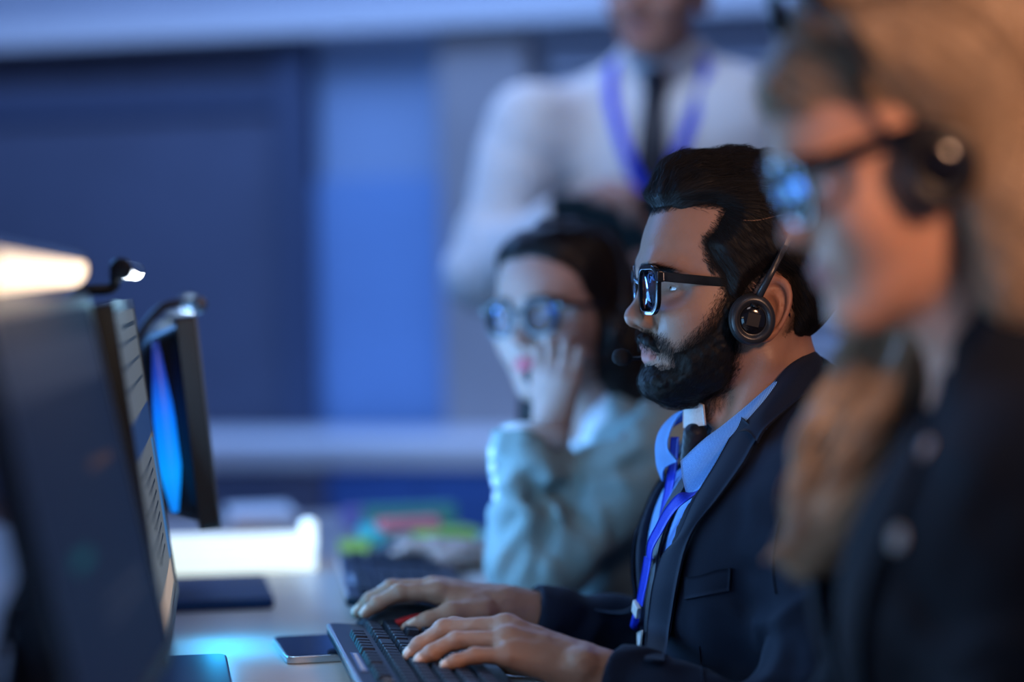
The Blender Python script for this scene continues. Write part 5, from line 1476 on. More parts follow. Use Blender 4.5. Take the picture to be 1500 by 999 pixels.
# ------------------------------------------------------------------ the row of desks: s runs along the row (away from the camera), t towards the people
AX = math.radians(8.5)
dS = V(-math.sin(AX), math.cos(AX), 0); dT = V(math.cos(AX), math.sin(AX), 0)
O = V(0, 2.5, 0); DESK = .74
def st(s, t, z=0): return O + dS * s + dT * t + V(0, 0, z)
def to_st(p): q = A(p, float) - O; return V(q @ dS, q @ dT, p[2])
def mstm(p, ang=0):          # matrix at p, local x = t (towards people), local y = s (along the row), turned by ang degrees
    return Matrix.Translation(Vector(p)) @ Matrix.Rotation(AX + math.radians(ang), 4, 'Z')
def vmul(m, p): return A((m @ Vector(p))[:])
def room_mats():
    M = MAT
    M['desk_top'] = mat('pale_desk_laminate', (.40, .34, .31), .36, noise=(7, .06), bump=(180, .06, .0004))
    M['desk_metal'] = mat('desk_frame_paint', (.30, .31, .33), .45)
    M['monitor_black'] = mat('monitor_plastic', (.010, .011, .013), .35, bump=(900, .12, .0003))
    M['bezel_grey'] = mat('monitor_bezel_grey', (.10, .105, .115), .4)
    M['base_blue'] = mat('stand_base_paint', (.009, .032, .105), .5, spec=.15)
    M['led_blue'] = mat('blue_led_strip', (.01, .05, .2), .4, emit=(.0, .17, 1.0), estr=1.15)
    nt = M['led_blue'].node_tree; tc = nt.nodes.new('ShaderNodeTexCoord'); sx = nt.nodes.new('ShaderNodeSeparateXYZ'); rp = nt.nodes.new('ShaderNodeValToRGB')
    nt.links.new(tc.outputs['Generated'], sx.inputs[0]); nt.links.new(sx.outputs['Z'], rp.inputs[0]); nt.links.new(rp.outputs[0], nt.nodes['Principled BSDF'].inputs['Emission Color'])
    el = rp.color_ramp.elements; el[0].position = .02; el[0].color = (.0, .20, .8, 1); el[1].position = 1; el[1].color = (.010, .012, .10, 1)
    e_ = el.new(.22); e_.color = (.0, .30, 1, 1); e_ = el.new(.55); e_.color = (.0, .17, .95, 1); e_ = el.new(.8); e_.color = (.008, .035, .35, 1)
    M['led_white'] = mat('cool_lamp_led', (.8, .8, .8), .3, emit=(.86, .94, 1.0), estr=6.0)
    M['led_warm'] = mat('warm_lamp_led', (.8, .7, .6), .3, emit=(1.0, .72, .46), estr=2.6)
    M['key'] = mat('keycap_plastic', (.005, .009, .018), .5, spec=.18, bump=(500, .15, .0003))
    M['key_bed'] = mat('keyboard_plastic', (.006, .012, .026), .4, spec=.18)
    M['legend'] = mat('keycap_print', (.55, .58, .62), .5)
    M['strip'] = mat('keyboard_touch_strip', (.06, .08, .11), .15)
    M['red'] = mat('red_rubber', (.36, .015, .02), .38)
    M['mouse'] = mat('mouse_shell', (.010, .014, .020), .35)
    M['phone_edge'] = mat('phone_frame_aluminium', (.55, .62, .68), .25, metal=.8)
    M['phone_glass'] = mat('phone_screen_glass', (.006, .009, .016), .08, coat=.5)
    M['white_card'] = mat('white_carton', (.82, .84, .84), .6); M['glow_card'] = mat('self_lit_carton', (.8, .85, .85), .5, emit=(.84, 1.0, .97), estr=.95)  # emission puts the strong light on the white box into its material
    M['lit_desk'] = mat('lit_desk_white', (.85, .85, .86), .7)
    M['cable'] = mat('cable_rubber', (.008, .008, .010), .5)
    M['note_lime'] = mat('lime_note_paper', (.42, .66, .10), .7); M['note_red'] = mat('red_note_paper', (.68, .16, .16), .7)
    M['note_cyan'] = mat('turquoise_tape', (.10, .70, .74), .5); M['note_violet'] = mat('violet_note_paper', (.34, .25, .55), .7); M['note_green'] = mat('green_note_paper', (.10, .36, .28), .7)
    M['wall'] = mat('wall_paint', (.34, .37, .44), .85, noise=(3, .05), bump=(120, .08, .001))
    M['dark_panel'] = mat('dark_partition_felt', (.095, .115, .185), .8, noise=(5, .08), bump=(300, .2, .001))
    M['dark_rail'] = mat('dark_partition_rail', (.060, .085, .16), .6)
    M['blue_panel'] = mat('pale_blue_panel', (.30, .42, .62), .6, noise=(4, .05))
    M['blue_panel_low'] = mat('blue_panel', (.20, .36, .66), .6, noise=(4, .05))
    M['column'] = mat('column_plaster', (.36, .34, .35), .8, noise=(5, .05))
    M['rail'] = mat('pale_pelmet_paint', (.62, .64, .68), .5)
    M['blind'] = mat('blind_slat_paint', (.46, .50, .58), .5)
    M['cab_blue'] = mat('blue_cabinet_laminate', (.05, .14, .42), .5, noise=(4, .05)); M['cab_grey'] = mat('grey_cabinet_laminate', (.11, .12, .19), .55)
    M['cab_top'] = mat('pale_cabinet_top', (.74, .76, .80), .5)
    M['floor'] = mat('carpet_tile', (.06, .065, .08), .95, noise=(40, .25), bump=(500, .5, .002))
    M['ceiling'] = mat('ceiling_paint', (.45, .46, .48), .9)
    M['chair_fabric'] = fabric('chair_fabric', (.012, .013, .017))
def screen_mat(name, col, strength):
    return mat(name, (.006, .008, .012), .5, emit=col, estr=strength, spec=.02)
def build_desk(s0, s1, tb, tf, label):
    d = empty('desk', mstm(st((s0 + s1) / 2, 0)), label, 'desk', 'desks set in one row')
    L = s1 - s0 - .004
    m = MB(); m.box((((tf + tb) / 2), 0, DESK - .0125), (tf - tb, L, .025)); m.build('desktop', MAT['desk_top'], d, bevel=.002)
    for y in (-L / 2 + .05, L / 2 - .05):
        for x in (tb + .06, tf - .30):
            m = MB(); m.box((x, y, (DESK - .025) / 2), (.05, .05, DESK - .025)); m.build('leg', MAT['desk_metal'], d, bevel=.003)
    m = MB(); m.box((tb + .05, 0, DESK - .20), (.018, L - .2, .30)); m.build('modesty_panel', MAT['desk_metal'], d)
    return d
def build_monitor(far_bot, far_top, near_dir, width, label, scr, thick=.018, bulge=.045, base=True, led=None, content=None, base_t=(-.02, .12), base_s=.24, bz=.010, chin=.012, inset=1.0):
    """far_bot / far_top: two corners of the far upright edge; near_dir: level direction to the near edge"""
    fb, ft = A(far_bot, float), A(far_top, float)
    h = A(near_dir, float); h[2] = 0; h = nrm(h)
    u = ft - fb; hgt = np.linalg.norm(u); u = nrm(u); u = nrm(u - h * (u @ h))
    n = nrm(np.cross(u, h));
    if n[0] < 0: n = -n
    c = fb + h * width / 2 + u * hgt / 2
    foot = V(*(c - n * (bulge + .03))[:2], DESK)
    M = Matrix([[h[i], n[i], u[i], c[i]] for i in range(3)] + [[0, 0, 0, 1]])   # local x: to the near edge, y: out of the screen, z: up
    root = empty('monitor', Matrix.Translation(Vector(foot)), label, 'monitor', None)
    inv = Matrix.Translation(-Vector(foot)) @ M
    W, Hh = width, hgt
    m = MB(); m.prism(rrect(W, Hh, .006, 4), -.0, thick)
    # prism is built in x,y and rises along z: turn it so that z becomes -y
    m.v = [(x, -z, y) for x, y, z in m.v]
    body = m.build('casing', MAT['monitor_black'], root, bevel=.0012, M=inv)
    m = MB(); rings = []
    for k, (sc_, dep) in enumerate(((.94, thick * .9), (.86, thick + bulge * .5), (.62, thick + bulge * .9), (.40, thick + bulge))):
        rings.append([(x * 1, -dep, y) for x, y in rrect(W * sc_ * inset, Hh * sc_ * inset, .02, 4)])
    nn = len(rings[0]); vs = sum(rings, []); fs = []
    for k in range(len(rings) - 1):
        for i in range(nn): fs.append((k * nn + i, k * nn + (i + 1) % nn, (k + 1) * nn + (i + 1) % nn, (k + 1) * nn + i))
    fs.append(tuple(range((len(rings) - 1) * nn, len(rings) * nn)))
    m.add(vs, fs); bk = m.build('back_shell', MAT['monitor_black'], root, smooth=True, M=inv)
    # bezel ring and screen
    m = MB()
    for (cx, cz, w_, h_) in ((0, Hh / 2 - bz / 2, W, bz), (0, -Hh / 2 + chin / 2, W, chin), (-W / 2 + bz / 2, (chin - bz) / 2, bz, Hh - bz - chin), (W / 2 - bz / 2, (chin - bz) / 2, bz, Hh - bz - chin)):
        m.box((cx, .0012, cz), (w_, .0024, h_))
    m.build('bezel', MAT['monitor_black'] if led is None else MAT['bezel_grey'], root, M=inv)
    sw, sh, sz = W - 2 * bz, Hh - bz - chin, (chin - bz) / 2
    m = MB(); m.box((0, .0005, sz), (sw, .001, sh)); so = m.build('screen', scr, root, M=inv)
    if content: content(so, sw, sh, sz)
    if led:
        m = MB(); m.tube([(W / 2 * .955, -thick - bulge * .42, z) for z in np.linspace(-Hh * .40, Hh * .40, 12)], np.interp(np.linspace(0, 1, 12), [0, .25, .6, 1], [.004, .013, .012, .004]), 10)
        m.build('led_strip', MAT['led_blue'], root, smooth=True, M=inv)
    # neck and base stand on the desk
    bc = to_st(foot); R0 = Matrix.Rotation(AX, 4, 'Z')
    m = MB(); q0 = vmul(inv, (0, -thick - bulge * .9, -Hh * .12)); m.tube([q0, q0 * A([1, 1, .6]) + V(-.012, 0, .0), V(-.008, 0, .010)], [.020, .020, .024], 14); m.build('neck', MAT['monitor_black'], root, smooth=True)
    t0, t1 = base_t
    m = MB(); m.prism(rrect(t1 - t0, base_s, .012, 4, (t0 + t1) / 2, 0), .0, .014)
    b = m.build('base', MAT['base_blue'], root, bevel=.003); b.matrix_local = R0
    return root, M, (W, Hh), n
def light_bar(M, W, Hh, label, led, r, x0, x1, y, z, window=(200, 275), clampx=0, win_scale=1.0, lean=0):
    """bar lamp over the upper edge of a screen: M is the screen frame"""
    ctr = M @ Vector(((x0 + x1) / 2, y, z))
    root = empty('monitor_lamp', M @ Matrix.Translation(((x0 + x1) / 2, y, z)), label, 'lamp')
    L = abs(x1 - x0)
    n = 36; a0, a1 = [math.radians(t) for t in window]
    def arc(b0, b1, rr, k): return [(rr * math.cos(t), rr * math.sin(t)) for t in np.linspace(b0, b1, k)]
    shell = arc(a1, a0 + 2 * math.pi, r, 26)
    m = MB(); m.v = []; 
    m.prism(shell, -L / 2, L / 2); m.v = [(z_, x_, y_) for x_, y_, z_ in m.v]
    m.build('bar', MAT['black_plastic'], root, smooth=False)
    win = arc(a0 + .04, a1 - .04, r * .99 * win_scale, 14)
    m = MB(); m.prism(win, -L / 2 + .012, L / 2 - .006); m.v = [(z_, x_, y_) for x_, y_, z_ in m.v]
    m.build('diffuser', led, root)
    for sx in (-1, 1):
        m = MB(); m.lathe([(.0005, 0), (r * 1.04, 0), (r * 1.04, .008), (r * .9, .010), (.0005, .0105)], (sx * (L / 2 - .001), 0, 0), (sx, 0, 0), 28); m.build('end_cap', MAT['black_plastic'], root, smooth=False, bevel=.0008)
    cx = clampx - (x0 + x1) / 2; top = Hh / 2 - z; back = -y
    m = MB(); m.tube(spline([(cx, -r * .6, r * .2), (cx, back * .55 - .004, top + .013), (cx, back - .030, top + .012), (cx, back - .066, top - .026), (cx, back - .072, top - .060)], 20), .0052, 10); arm = m.build('clamp_arm', MAT['black_plastic'], root, smooth=True)
    m = MB(); m.box((cx, back - .078, top - .078), (.034, .022, .045)); m.build('counterweight', MAT['black_plastic'], root, bevel=.004)
    return root, ctr
def page_content(so, sw, sh, sz):
    """a light web page: header lines, a blue banner, rows of text, a chart column"""
    inv = so.matrix_local
    grey = screen_mat('page_ink', (.05, .08, .14), .2); blue = screen_mat('page_blue', (.06, .16, .50), .25); mid = screen_mat('page_line', (.14, .20, .30), .22); cy = screen_mat('page_cyan', (.06, .35, .95), .45); soft = screen_mat('page_warm', (.62, .48, .40), .6)
    def rect(name, x, z, w, h, mt, d=.0013):
        m = MB(); m.box((x * sw / 2, d, sz + z * sh / 2), (w * sw / 2, .0004, h * sh / 2)); return m.build(name, mt, so)
    rect('page_banner', 0, .22, 1.96, .22, blue)
    for z in (.80, .66, .52): rect('page_line', 0, z, 1.7, .022, mid)
    rect('page_line', -.2, .90, 1.3, .03, grey)
    for i in range(9): rect('page_line', .15 - .1 * (i % 3), -.02 - .075 * i, 1.1 - .2 * (i % 3), .016, grey)
    rect('page_column', -.80, -.35, .18, .85, cy)
    rect('page_panel', .0, -.86, 1.5, .16, soft)
def build_keyboard(c, ang, keys, label, legend=True):
    """c: world centre on the desk; local x across (towards the typist), y along (away from the camera)"""
    M = mstm(c, ang)
    L, Wd = .445, .150
    root = empty('keyboard', M, label, 'keyboard')
    tilt = Matrix.Translation((0, 0, .018)) @ Matrix.Rotation(math.radians(5.0), 4, 'Y')
    m = MB(); m.prism(rrect(Wd, L, .012, 5), -.008, .004); m.build('case', MAT['key_bed'], root, bevel=.003, M=tilt)
    m = MB(); m.box((-Wd / 2 + .0015, 0, .0015), (.004, L - .02, .005)); m.build('rear_edge', MAT['phone_edge'], root, bevel=.001, M=tilt)
    m = MB(); m.box((-Wd / 2 + .011, -.055, .0045), (.0085, .115, .001)); sp = m.build('touch_strip', MAT['strip'], root, M=tilt)
    for k in range(9):
        m = MB(); m.box((-Wd / 2 + .011, -.103 + .012 * k, .0052), (.0035, .0035, .0003)); m.build('touch_icon', MAT['legend'], sp)
    for y in (-L / 2 + .045, L / 2 - .045):
        m = MB(); m.box((-Wd / 2 + .012, y, .0085), (.006, .022, .017)); m.build('foot', MAT['key_bed'], root, bevel=.001)
    pitch = .0188
    rows = [-.050, -.0275, -.0087, .0101, .0289, .0477]
    kmesh = {}
    def key(x, y, w, d=.0162):
        kk = (round(w, 4), round(d, 4))
        if kk not in kmesh:
            m = MB(); vs = []
            for z, g in ((0, 0), (.0062, -.0018), (.0068, -.0026)):
                vs += [(a, b, z) for a, b in rrect(d + 2 * g, w + 2 * g, .0018, 2)]
            nn = len(vs) // 3; fs = [tuple(range(2 * nn, 3 * nn))]
            for k in range(2):
                for i in range(nn): fs.append((k * nn + i, k * nn + (i + 1) % nn, (k + 1) * nn + (i + 1) % nn, (k + 1) * nn + i))
            m.add(vs, fs); o = m.build('key', MAT['key'], root); kmesh[kk] = o
        else: o = kmesh[kk].copy(); link(o, root)
        o.matrix_local = tilt @ Matrix.Translation((x, y, .0035))
        return o
    y0 = -L / 2 + .016
    lay = []
    w = .0165
    lay.append([(0, 1)] + [(2 + i + .5 * (i // 4), 1) for i in range(12)])
    lay.append([(i, 1) for i in range(13)] + [(13, 2)])
    lay.append([(0, 1.5)] + [(1.5 + i, 1) for i in range(12)] + [(13.5, 1.5)])
    lay.append([(0, 1.8)] + [(1.8 + i, 1) for i in range(11)] + [(12.8, 2.2)])
    lay.append([(0, 2.3)] + [(2.3 + i, 1) for i in range(10)] + [(12.3, 2.7)])
    lay.append([(0, 1.3), (1.3, 1.2), (2.5, 1.2), (3.7, 6.2), (9.9, 1.3), (11.2, 1.2), (12.4, 1.2), (13.6, 1.4)])
    for r in range(6):
        ext = [(15.35 + i, 1) for i in range(3)] if r in (0, 1, 2) else [(16.35, 1)] if r == 4 else [(15.35 + i, 1) for i in range(3)] if r == 5 else []
        pad = [(18.7 + i, 1) for i in range(4)] if r in (1, 2) else [(18.7 + i, 1) for i in range(3)] if r > 2 else []
        for kx, kw in lay[r] + ext + pad:
            if not keys: continue
            key(rows[r], y0 + (kx + kw / 2) * pitch, pitch * kw - .0024)
    if not keys:
        m = MB()
        for r in range(6):
            for kx, kw in lay[r] + [(18.7 + i, 1) for i in range(4)]: m.box((rows[r], y0 + (kx + kw / 2) * pitch, .006), (.0162, pitch * kw - .0024, .006))
        o = m.build('keys', MAT['key'], root, M=tilt); o['kind'] = 'stuff'
    elif legend:
        glyph = ['1234567890-=', 'QWERTYUIOP[]', "ASDFGHJKL;'", 'ZXCVBNM,./']
        offs = [1, 1.5, 1.8, 2.3]
        objs = {tuple(round(v, 4) for v in o.matrix_local.translation[:2]): o for o in root.children if o.name.startswith('key') and not o.name.startswith('keyb')}
        cache = {}
        for r, g in enumerate(glyph):
            for i, ch in enumerate(g):
                x, y = rows[r + 1], y0 + (offs[r] + i + .5) * pitch
                cu = bpy.data.curves.new('legend', 'FONT'); cu.body = ch; cu.size = .0085; cu.extrude = .0001
                cu.materials.append(MAT['legend'])
                o = bpy.data.objects.new('legend', cu)
                best = min((k for k in root.children if k.name.split('.')[0] == 'key'), key=lambda k: (k.matrix_local.translation - (tilt @ Vector((x, y, .0035)))).length)
                link(o, best); me_ = bpy.data.meshes.new_from_object(o); bpy.data.objects.remove(o); o = bpy.data.objects.new('legend', me_); link(o, best); o.matrix_local = Matrix.Translation((.0020, -.0035, .0070)) @ Matrix.Rotation(math.radians(90), 4, 'Z')
    return root
def build_mouse(c, ang, label, trim=True):
    M = mstm(c, ang); root = empty('computer_mouse', M, label, 'mouse')
    S = Sdf(); S.u(ell((.004, 0, .004), (.058, .032, .035)), 0).u(ell((-.022, 0, .004), (.038, .030, .027)), .03).i(half((0, 0, -1), -.0015), .004)
    v, q = march(S, (-.07, -.04, -.01), (.07, .04, .05), .0022); mesh('shell', v, q, MAT['mouse'], root)
    if trim:
        for sg in (1, -1):
            pts = [V(x, 0, z) for x, z in ((-.052, .012), (-.030, .021), (-.005, .028), (.020, .029), (.046, .018))]
            w = [trace(S, V(a[0], .08 * sg, a[2]), V(0, -sg, 0), 0, .09) for a in pts]; w = [a for a in w if a is not None]
            m = MB(); m.tube(spline(w, 20), [.0016] + [.0042] * 18 + [.0016], 8); m.build('side_grip', MAT['red'], root, smooth=True)
    m = MB(); m.lathe([(.0005, -.0035), (.008, -.0035), (.009, 0), (.008, .0035), (.0005, .0035)], (-.036, 0, .022), (0, 1, 0), 20); m.build('scroll_wheel', MAT['dark_rubber'], root, smooth=True)
    return root
def build_chair(p, yaw, seat_z, label):
    M, _ = frame((p[0], p[1], 0), yaw); r = empty('office_chair', M, label, 'chair', None)
    S = Sdf(); S.u(rbox((.02, 0, seat_z - .04), (.22, .23, .04), .03), 0); v, q = march(S, (-.3, -.3, seat_z - .12), (.3, .3, seat_z + .04), .012); mesh('seat', v, q, MAT['chair_fabric'], r)
    S = Sdf(); S.u(rbox((-.245, 0, seat_z + .16), (.022, .19, .12), .02), 0); v, q = march(S, (-.32, -.26, seat_z), (-.18, .26, seat_z + .34), .012); mesh('backrest', v, q, MAT['chair_fabric'], r)
    m = MB(); m.tube([(-.25, 0, seat_z + .1), (-.25, 0, seat_z - .05), (-.1, 0, seat_z - .095)], .014, 10); m.build('back_bracket', MAT['black_plastic'], r, smooth=True)
    m = MB(); m.tube([(0, 0, seat_z - .08), (0, 0, .10)], .025, 16); m.build('gas_lift', MAT['black_plastic'], r, smooth=True)
    for k in range(5):
        a = math.radians(72 * k + 20); c, s_ = math.cos(a), math.sin(a)
        m = MB(); m.tube([(0, 0, .11), (.29 * c, .29 * s_, .075)], [.022, .014], 10); lg = m.build('leg', MAT['black_plastic'], r, smooth=True)
        m = MB(); m.lathe([(.0005, -.012), (.026, -.012), (.028, 0), (.026, .012), (.0005, .012)], (.29 * c, .29 * s_, .030), (-s_, c, 0), 16); m.build('caster', MAT['dark_rubber'], lg, smooth=True)
    return r
def build_desks():
    build_desk(-1.35, -.52, -.80, .07, 'pale desk of the blonde woman at the front of the row')
    build_desk(-.52, .195, -.80, .035, 'pale desk in the middle of the row, under the phone and keyboard')
    build_desk(.195, 1.65, -.80, .115, 'pale desk at the far end of the row, under the white box')
    # monitors -----------------------------------------------------------------
    def near_pt(pa, pb, z): a, b = A(pa), A(pb); t = (z - a[2]) / (b[2] - a[2]); return a + (b - a) * t
    scr1 = screen_mat('dim_screen', (.035, .070, .20), .19); scr2 = screen_mat('page_screen', (.44, .52, .62), .22); scr3 = screen_mat('blue_screen', (.10, .3, .9), .6)
    def dim_content(so, sw, sh, sz):
        a = screen_mat('dim_text', (.16, .10, .11), .3); b = screen_mat('dim_teal', (.02, .20, .30), .3); c = screen_mat('dim_violet', (.085, .115, .23), .28)
        def rect(x, z, w, h, mt):
            m = MB(); m.box((x * sw / 2, .0013, sz + z * sh / 2), (w * sw / 2, .0004, h * sh / 2)); m.build('window_block', mt, so)
        rect(0, .72, 1.9, .26, c); rect(-.45, .16, .5, .05, a); rect(.35, -.22, .3, .07, b); rect(-.3, -.5, .9, .03, c); rect(-.3, -.6, .9, .03, c)
    fb, ft = P(250, 958, 1.97), P(126, 431, 1.97)
    nb = near_pt(P(96, 999, 1.44), P(4, 604, 1.44), fb[2])
    m1, M1, wh1, n1 = build_monitor(fb, ft, nb - fb, .53, 'large dark monitor at the left edge, nearest in the row', scr1, thick=.009, bulge=.032, inset=.82, content=dim_content, base_s=.24, base_t=(-.02, .05))
    fb, ft = P(258, 866, 2.61), P(192, 438, 2.61)
    nb = near_pt(P(142, 440, 2.08), P(176, 620, 2.08), fb[2])
    m2, M2, wh2, n2 = build_monitor(fb, ft, nb - fb, .53, 'middle monitor showing a light web page with a blue banner', scr2, content=page_content, base_s=.24, base_t=(-.02, .150))
    # third monitor: the near edge is known
    nb3, nt3 = P(321, 775, 2.76), P(284, 462, 2.76)
    h3 = V(-math.sin(AX + .025), math.cos(AX + .025), 0)
    m3, M3, wh3, n3 = build_monitor(nb3 + h3 * .53, nt3 + h3 * .53, -h3, .53, 'farthest monitor, seen edge-on with a blue glow along its back', scr3, led=True, bulge=.060, thick=.022, base_s=.25, base_t=(-.02, .175))
    M1i, M2i, M3i = M1.inverted(), M2.inverted(), M3.inverted()
    e = M1i @ Vector(P(104, 394, 1.93)); light_bar(M1, *wh1, 'warm lit lamp bar on top of the large dark monitor', MAT['led_warm'], .0135, e.x, e.x + .47, e.y, e.z, window=(232, 372), clampx=0, win_scale=1.0)
    e = M2i @ Vector(P(177, 394, 2.16)); l2 = light_bar(M2, *wh2, 'round black lamp bar shining white on top of the middle monitor', MAT['led_white'], .0098, e.x, e.x - .40, e.y, e.z, window=(235, 345), clampx=.16)
    e = M3i @ Vector(P(290, 446, 2.86)); light_bar(M3, *wh3, 'lamp bar clipped on the farthest monitor', MAT['led_white'], .0098, e.x, e.x - .38, e.y, e.z, window=(225, 285), clampx=.13)
    # man's desk -----------------------------------------------------------------
    K0, K1 = Pz(477, 915, .766), Pz(521, 999, .766)
    ka = nrm(K0 - K1); kang = math.degrees(math.atan2(-ka[0], ka[1])) - 8.5
    kx = V(ka[1], -ka[0], 0)
    kc = K0 - ka * .2225 + kx * .075
    build_keyboard((kc[0], kc[1], DESK), kang, True, "black keyboard with a silver rear edge under the bearded man's left hand")
    mc = P(592, 900, 2.615)
    build_mouse((mc[0] + .004, mc[1] + .006, DESK), 4, "black mouse with red side grips under the bearded man's right hand")
    a, b, c, d = [Pz(x, y, DESK + .008) for x, y in ((410, 931), (441, 963), (499, 960), (478, 927))]
    pc = (a + b + c + d) / 4; la = (a + d - b - c) / 2; ang = math.degrees(math.atan2(-la[0], la[1])) - 8.5
    ph = empty('smartphone', mstm((pc[0], pc[1], DESK), ang), 'dark smartphone lying on the desk behind the keyboard', 'phone')
    m = MB(); m.prism(rrect(.070, .148, .010), .0005, .0080); m.build('frame', MAT['phone_edge'], ph, bevel=.001)
    m = MB(); m.prism(rrect(.066, .144, .009), .0078, .0084); m.build('screen', MAT['phone_glass'], ph)
    # woman's desk -------------------------------------------------------------------
    wk = (Pz(482, 826, .755) + Pz(520, 893, .755)) / 2 + dT * .075
    build_keyboard((wk[0], wk[1], DESK), -3, False, 'dark keyboard on the far desk in front of the coloured note blocks')
    wm = P(600, 818, 3.235)
    build_mouse((wm[0], wm[1] + .030, DESK), 0, 'dark mouse under the hand of the woman in the pale blazer', trim=False)
    # white box brightened by emission, and slabs standing in for lit desk behind
    a, b = Pz(262, 842, DESK), Pz(463, 836, DESK)
    bx = nrm(b - a); ba = math.degrees(math.atan2(bx[1], bx[0])) - 8.5
    c = (a + b) / 2 + V(-bx[1], bx[0], 0) * .06 - bx * .04
    wb = empty('self_lit_box', mstm(c, ba), 'glowing white light box on the far desk', 'light box')
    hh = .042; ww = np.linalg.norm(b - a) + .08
    m = MB(); m.box((0, 0, hh * .38), (ww, .12, hh * .76)); m.build('box_body', MAT['glow_card'], wb, bevel=.003)
    m = MB(); m.box((0, 0, hh * .86), (ww + .004, .124, hh * .28)); m.build('box_cover', MAT['glow_card'], wb, bevel=.003)
    m = MB(); m.lathe([(.0005, 0), (.006, 0), (.007, .006), (.012, .012), (.0125, .019), (.008, .025), (.0005, .027)], (ww / 2 - .010, -.03, hh), (0, 0, 1), 20); m.build('glint_bead', MAT['glow_card'], wb, smooth=True)  # emissive bead drawn in place of a bright glint
    c = Pz(372, 772, DESK)
    for k in range(3):
        pp = tag(MB().prism(rrect(.105, .20, .002, 2), 0, .006).build('notepad', MAT['lit_desk'], None, M=mstm((c[0], c[1] + .10, DESK + .0062 * k), 3 * k - 4)), ['white notepad at the bottom of the pile behind the white box', 'white notepad in the middle of the pile behind the white box', 'white notepad on top of the pile behind the white box'][k], 'notepad', 'notepads behind the white box')
    # coloured bits and pieces
    def pad(px, py, w, d, h, mt, name, label, cat, z=0, ang=0):
        q = Pz(px, py, DESK + z); o = MB().prism(rrect(w, d, .003, 2), 0, h).build(name, mt, None, bevel=.0008, M=mstm((q[0], q[1], DESK + z + .0005), ang))
        return tag(o, label, cat)
    pad(655, 797, .085, .075, .022, MAT['note_lime'], 'note_block', 'lime green block of notes beside the dark-haired woman', 'note block', 0, 12)
    pad(600, 778, .14, .06, .040, MAT['note_green'], 'pencil_case', 'dark green pencil case on the far desk', 'pencil case', 0, 4)
    pad(520, 806, .045, .05, .014, MAT['note_lime'], 'note_block', 'small lime green block of notes left of the tape roll', 'note block', 0, -8)
    pad(598, 775, .085, .045, .016, MAT['note_red'], 'note_block', 'red block of notes lying on the green pencil case', 'note block', .0405, 10)
    q = Pz(545, 800, DESK); o = MB().lathe([(.012, 0), (.021, 0), (.0215, .002), (.0215, .030), (.021, .032), (.012, .032)], (0, 0, 0), (0, 0, 1), 28).build('tape_roll', MAT['note_cyan'], None, smooth=True, M=Matrix.Translation((q[0], q[1], DESK + .0005))); tag(o, 'turquoise roll of tape on the far desk', 'tape')
    pad(528, 772, .05, .05, .030, MAT['note_violet'], 'note_block', 'violet block of notes behind the turquoise tape roll', 'note block', 0, 20)
    # cables behind the first monitor
    for k, (pts, lab) in enumerate((([(52, 815), (18, 868), (2, 930), (40, 985)], 'thin black cable hanging highest behind the nearest monitor'), ([(62, 838), (30, 880), (8, 915), (-10, 975)], 'thick black cable hanging behind the nearest monitor'), ([(78, 880), (48, 905), (30, 940), (10, 990)], 'short black cable close to the back of the nearest monitor'))):
        D = 1.66 + .02 * k
        q = [P(x, y, D) for x, y in pts]; q.append(V(q[-1][0], q[-1][1], DESK + .004))
        tag(MB().tube(spline(q, 30), .0024 + .0014 * (k == 1), 8).build('cable', MAT['cable'], None, smooth=True), lab, 'cable')
    return M1, M2, M3
# ------------------------------------------------------------------ the room
WL, WR = P(0, 410, 6.25), P(1500, 410, 5.55)
wx = nrm(V(WR[0] - WL[0], WR[1] - WL[1], 0)); wn = V(wx[1], -wx[0], 0)          # along the wall, out of the wall
def bg(px, py, off=0):
    d = ray(px, py); o = WL + wn * off
    return CAM + d * (((o - CAM) @ wn) / (d @ wn))
def wall_mat4(p): return Matrix([[wx[0], -wn[0], 0, p[0]], [wx[1], -wn[1], 0, p[1]], [0, 0, 1, p[2]], [0, 0, 0, 1]])
def wall_piece(name, x0, y0, x1, y1, depth, mt, off=0, bevel=.004, parent=None):
    """box on the back wall covering the picture area, standing off the wall by off, depth thick"""
    a, b, c, d = bg(x0, y0, off), bg(x1, y0, off), bg(x0, y1, off), bg(x1, y1, off)
    u0 = ((a + c) / 2 - WL) @ wx; u1 = ((b + d) / 2 - WL) @ wx
    z1 = (a[2] + b[2]) / 2; z0 = (c[2] + d[2]) / 2
    m = MB(); m.box(((u0 + u1) / 2, -off + -depth / 2 + 0, (z0 + z1) / 2), (u1 - u0, depth, z1 - z0))
    o = m.build(name, mt, parent, bevel=bevel)
    if parent is None: o.matrix_world = wall_mat4(V(WL[0], WL[1], 0))
    return o
def struct(o): o['kind'] = 'structure'; return o
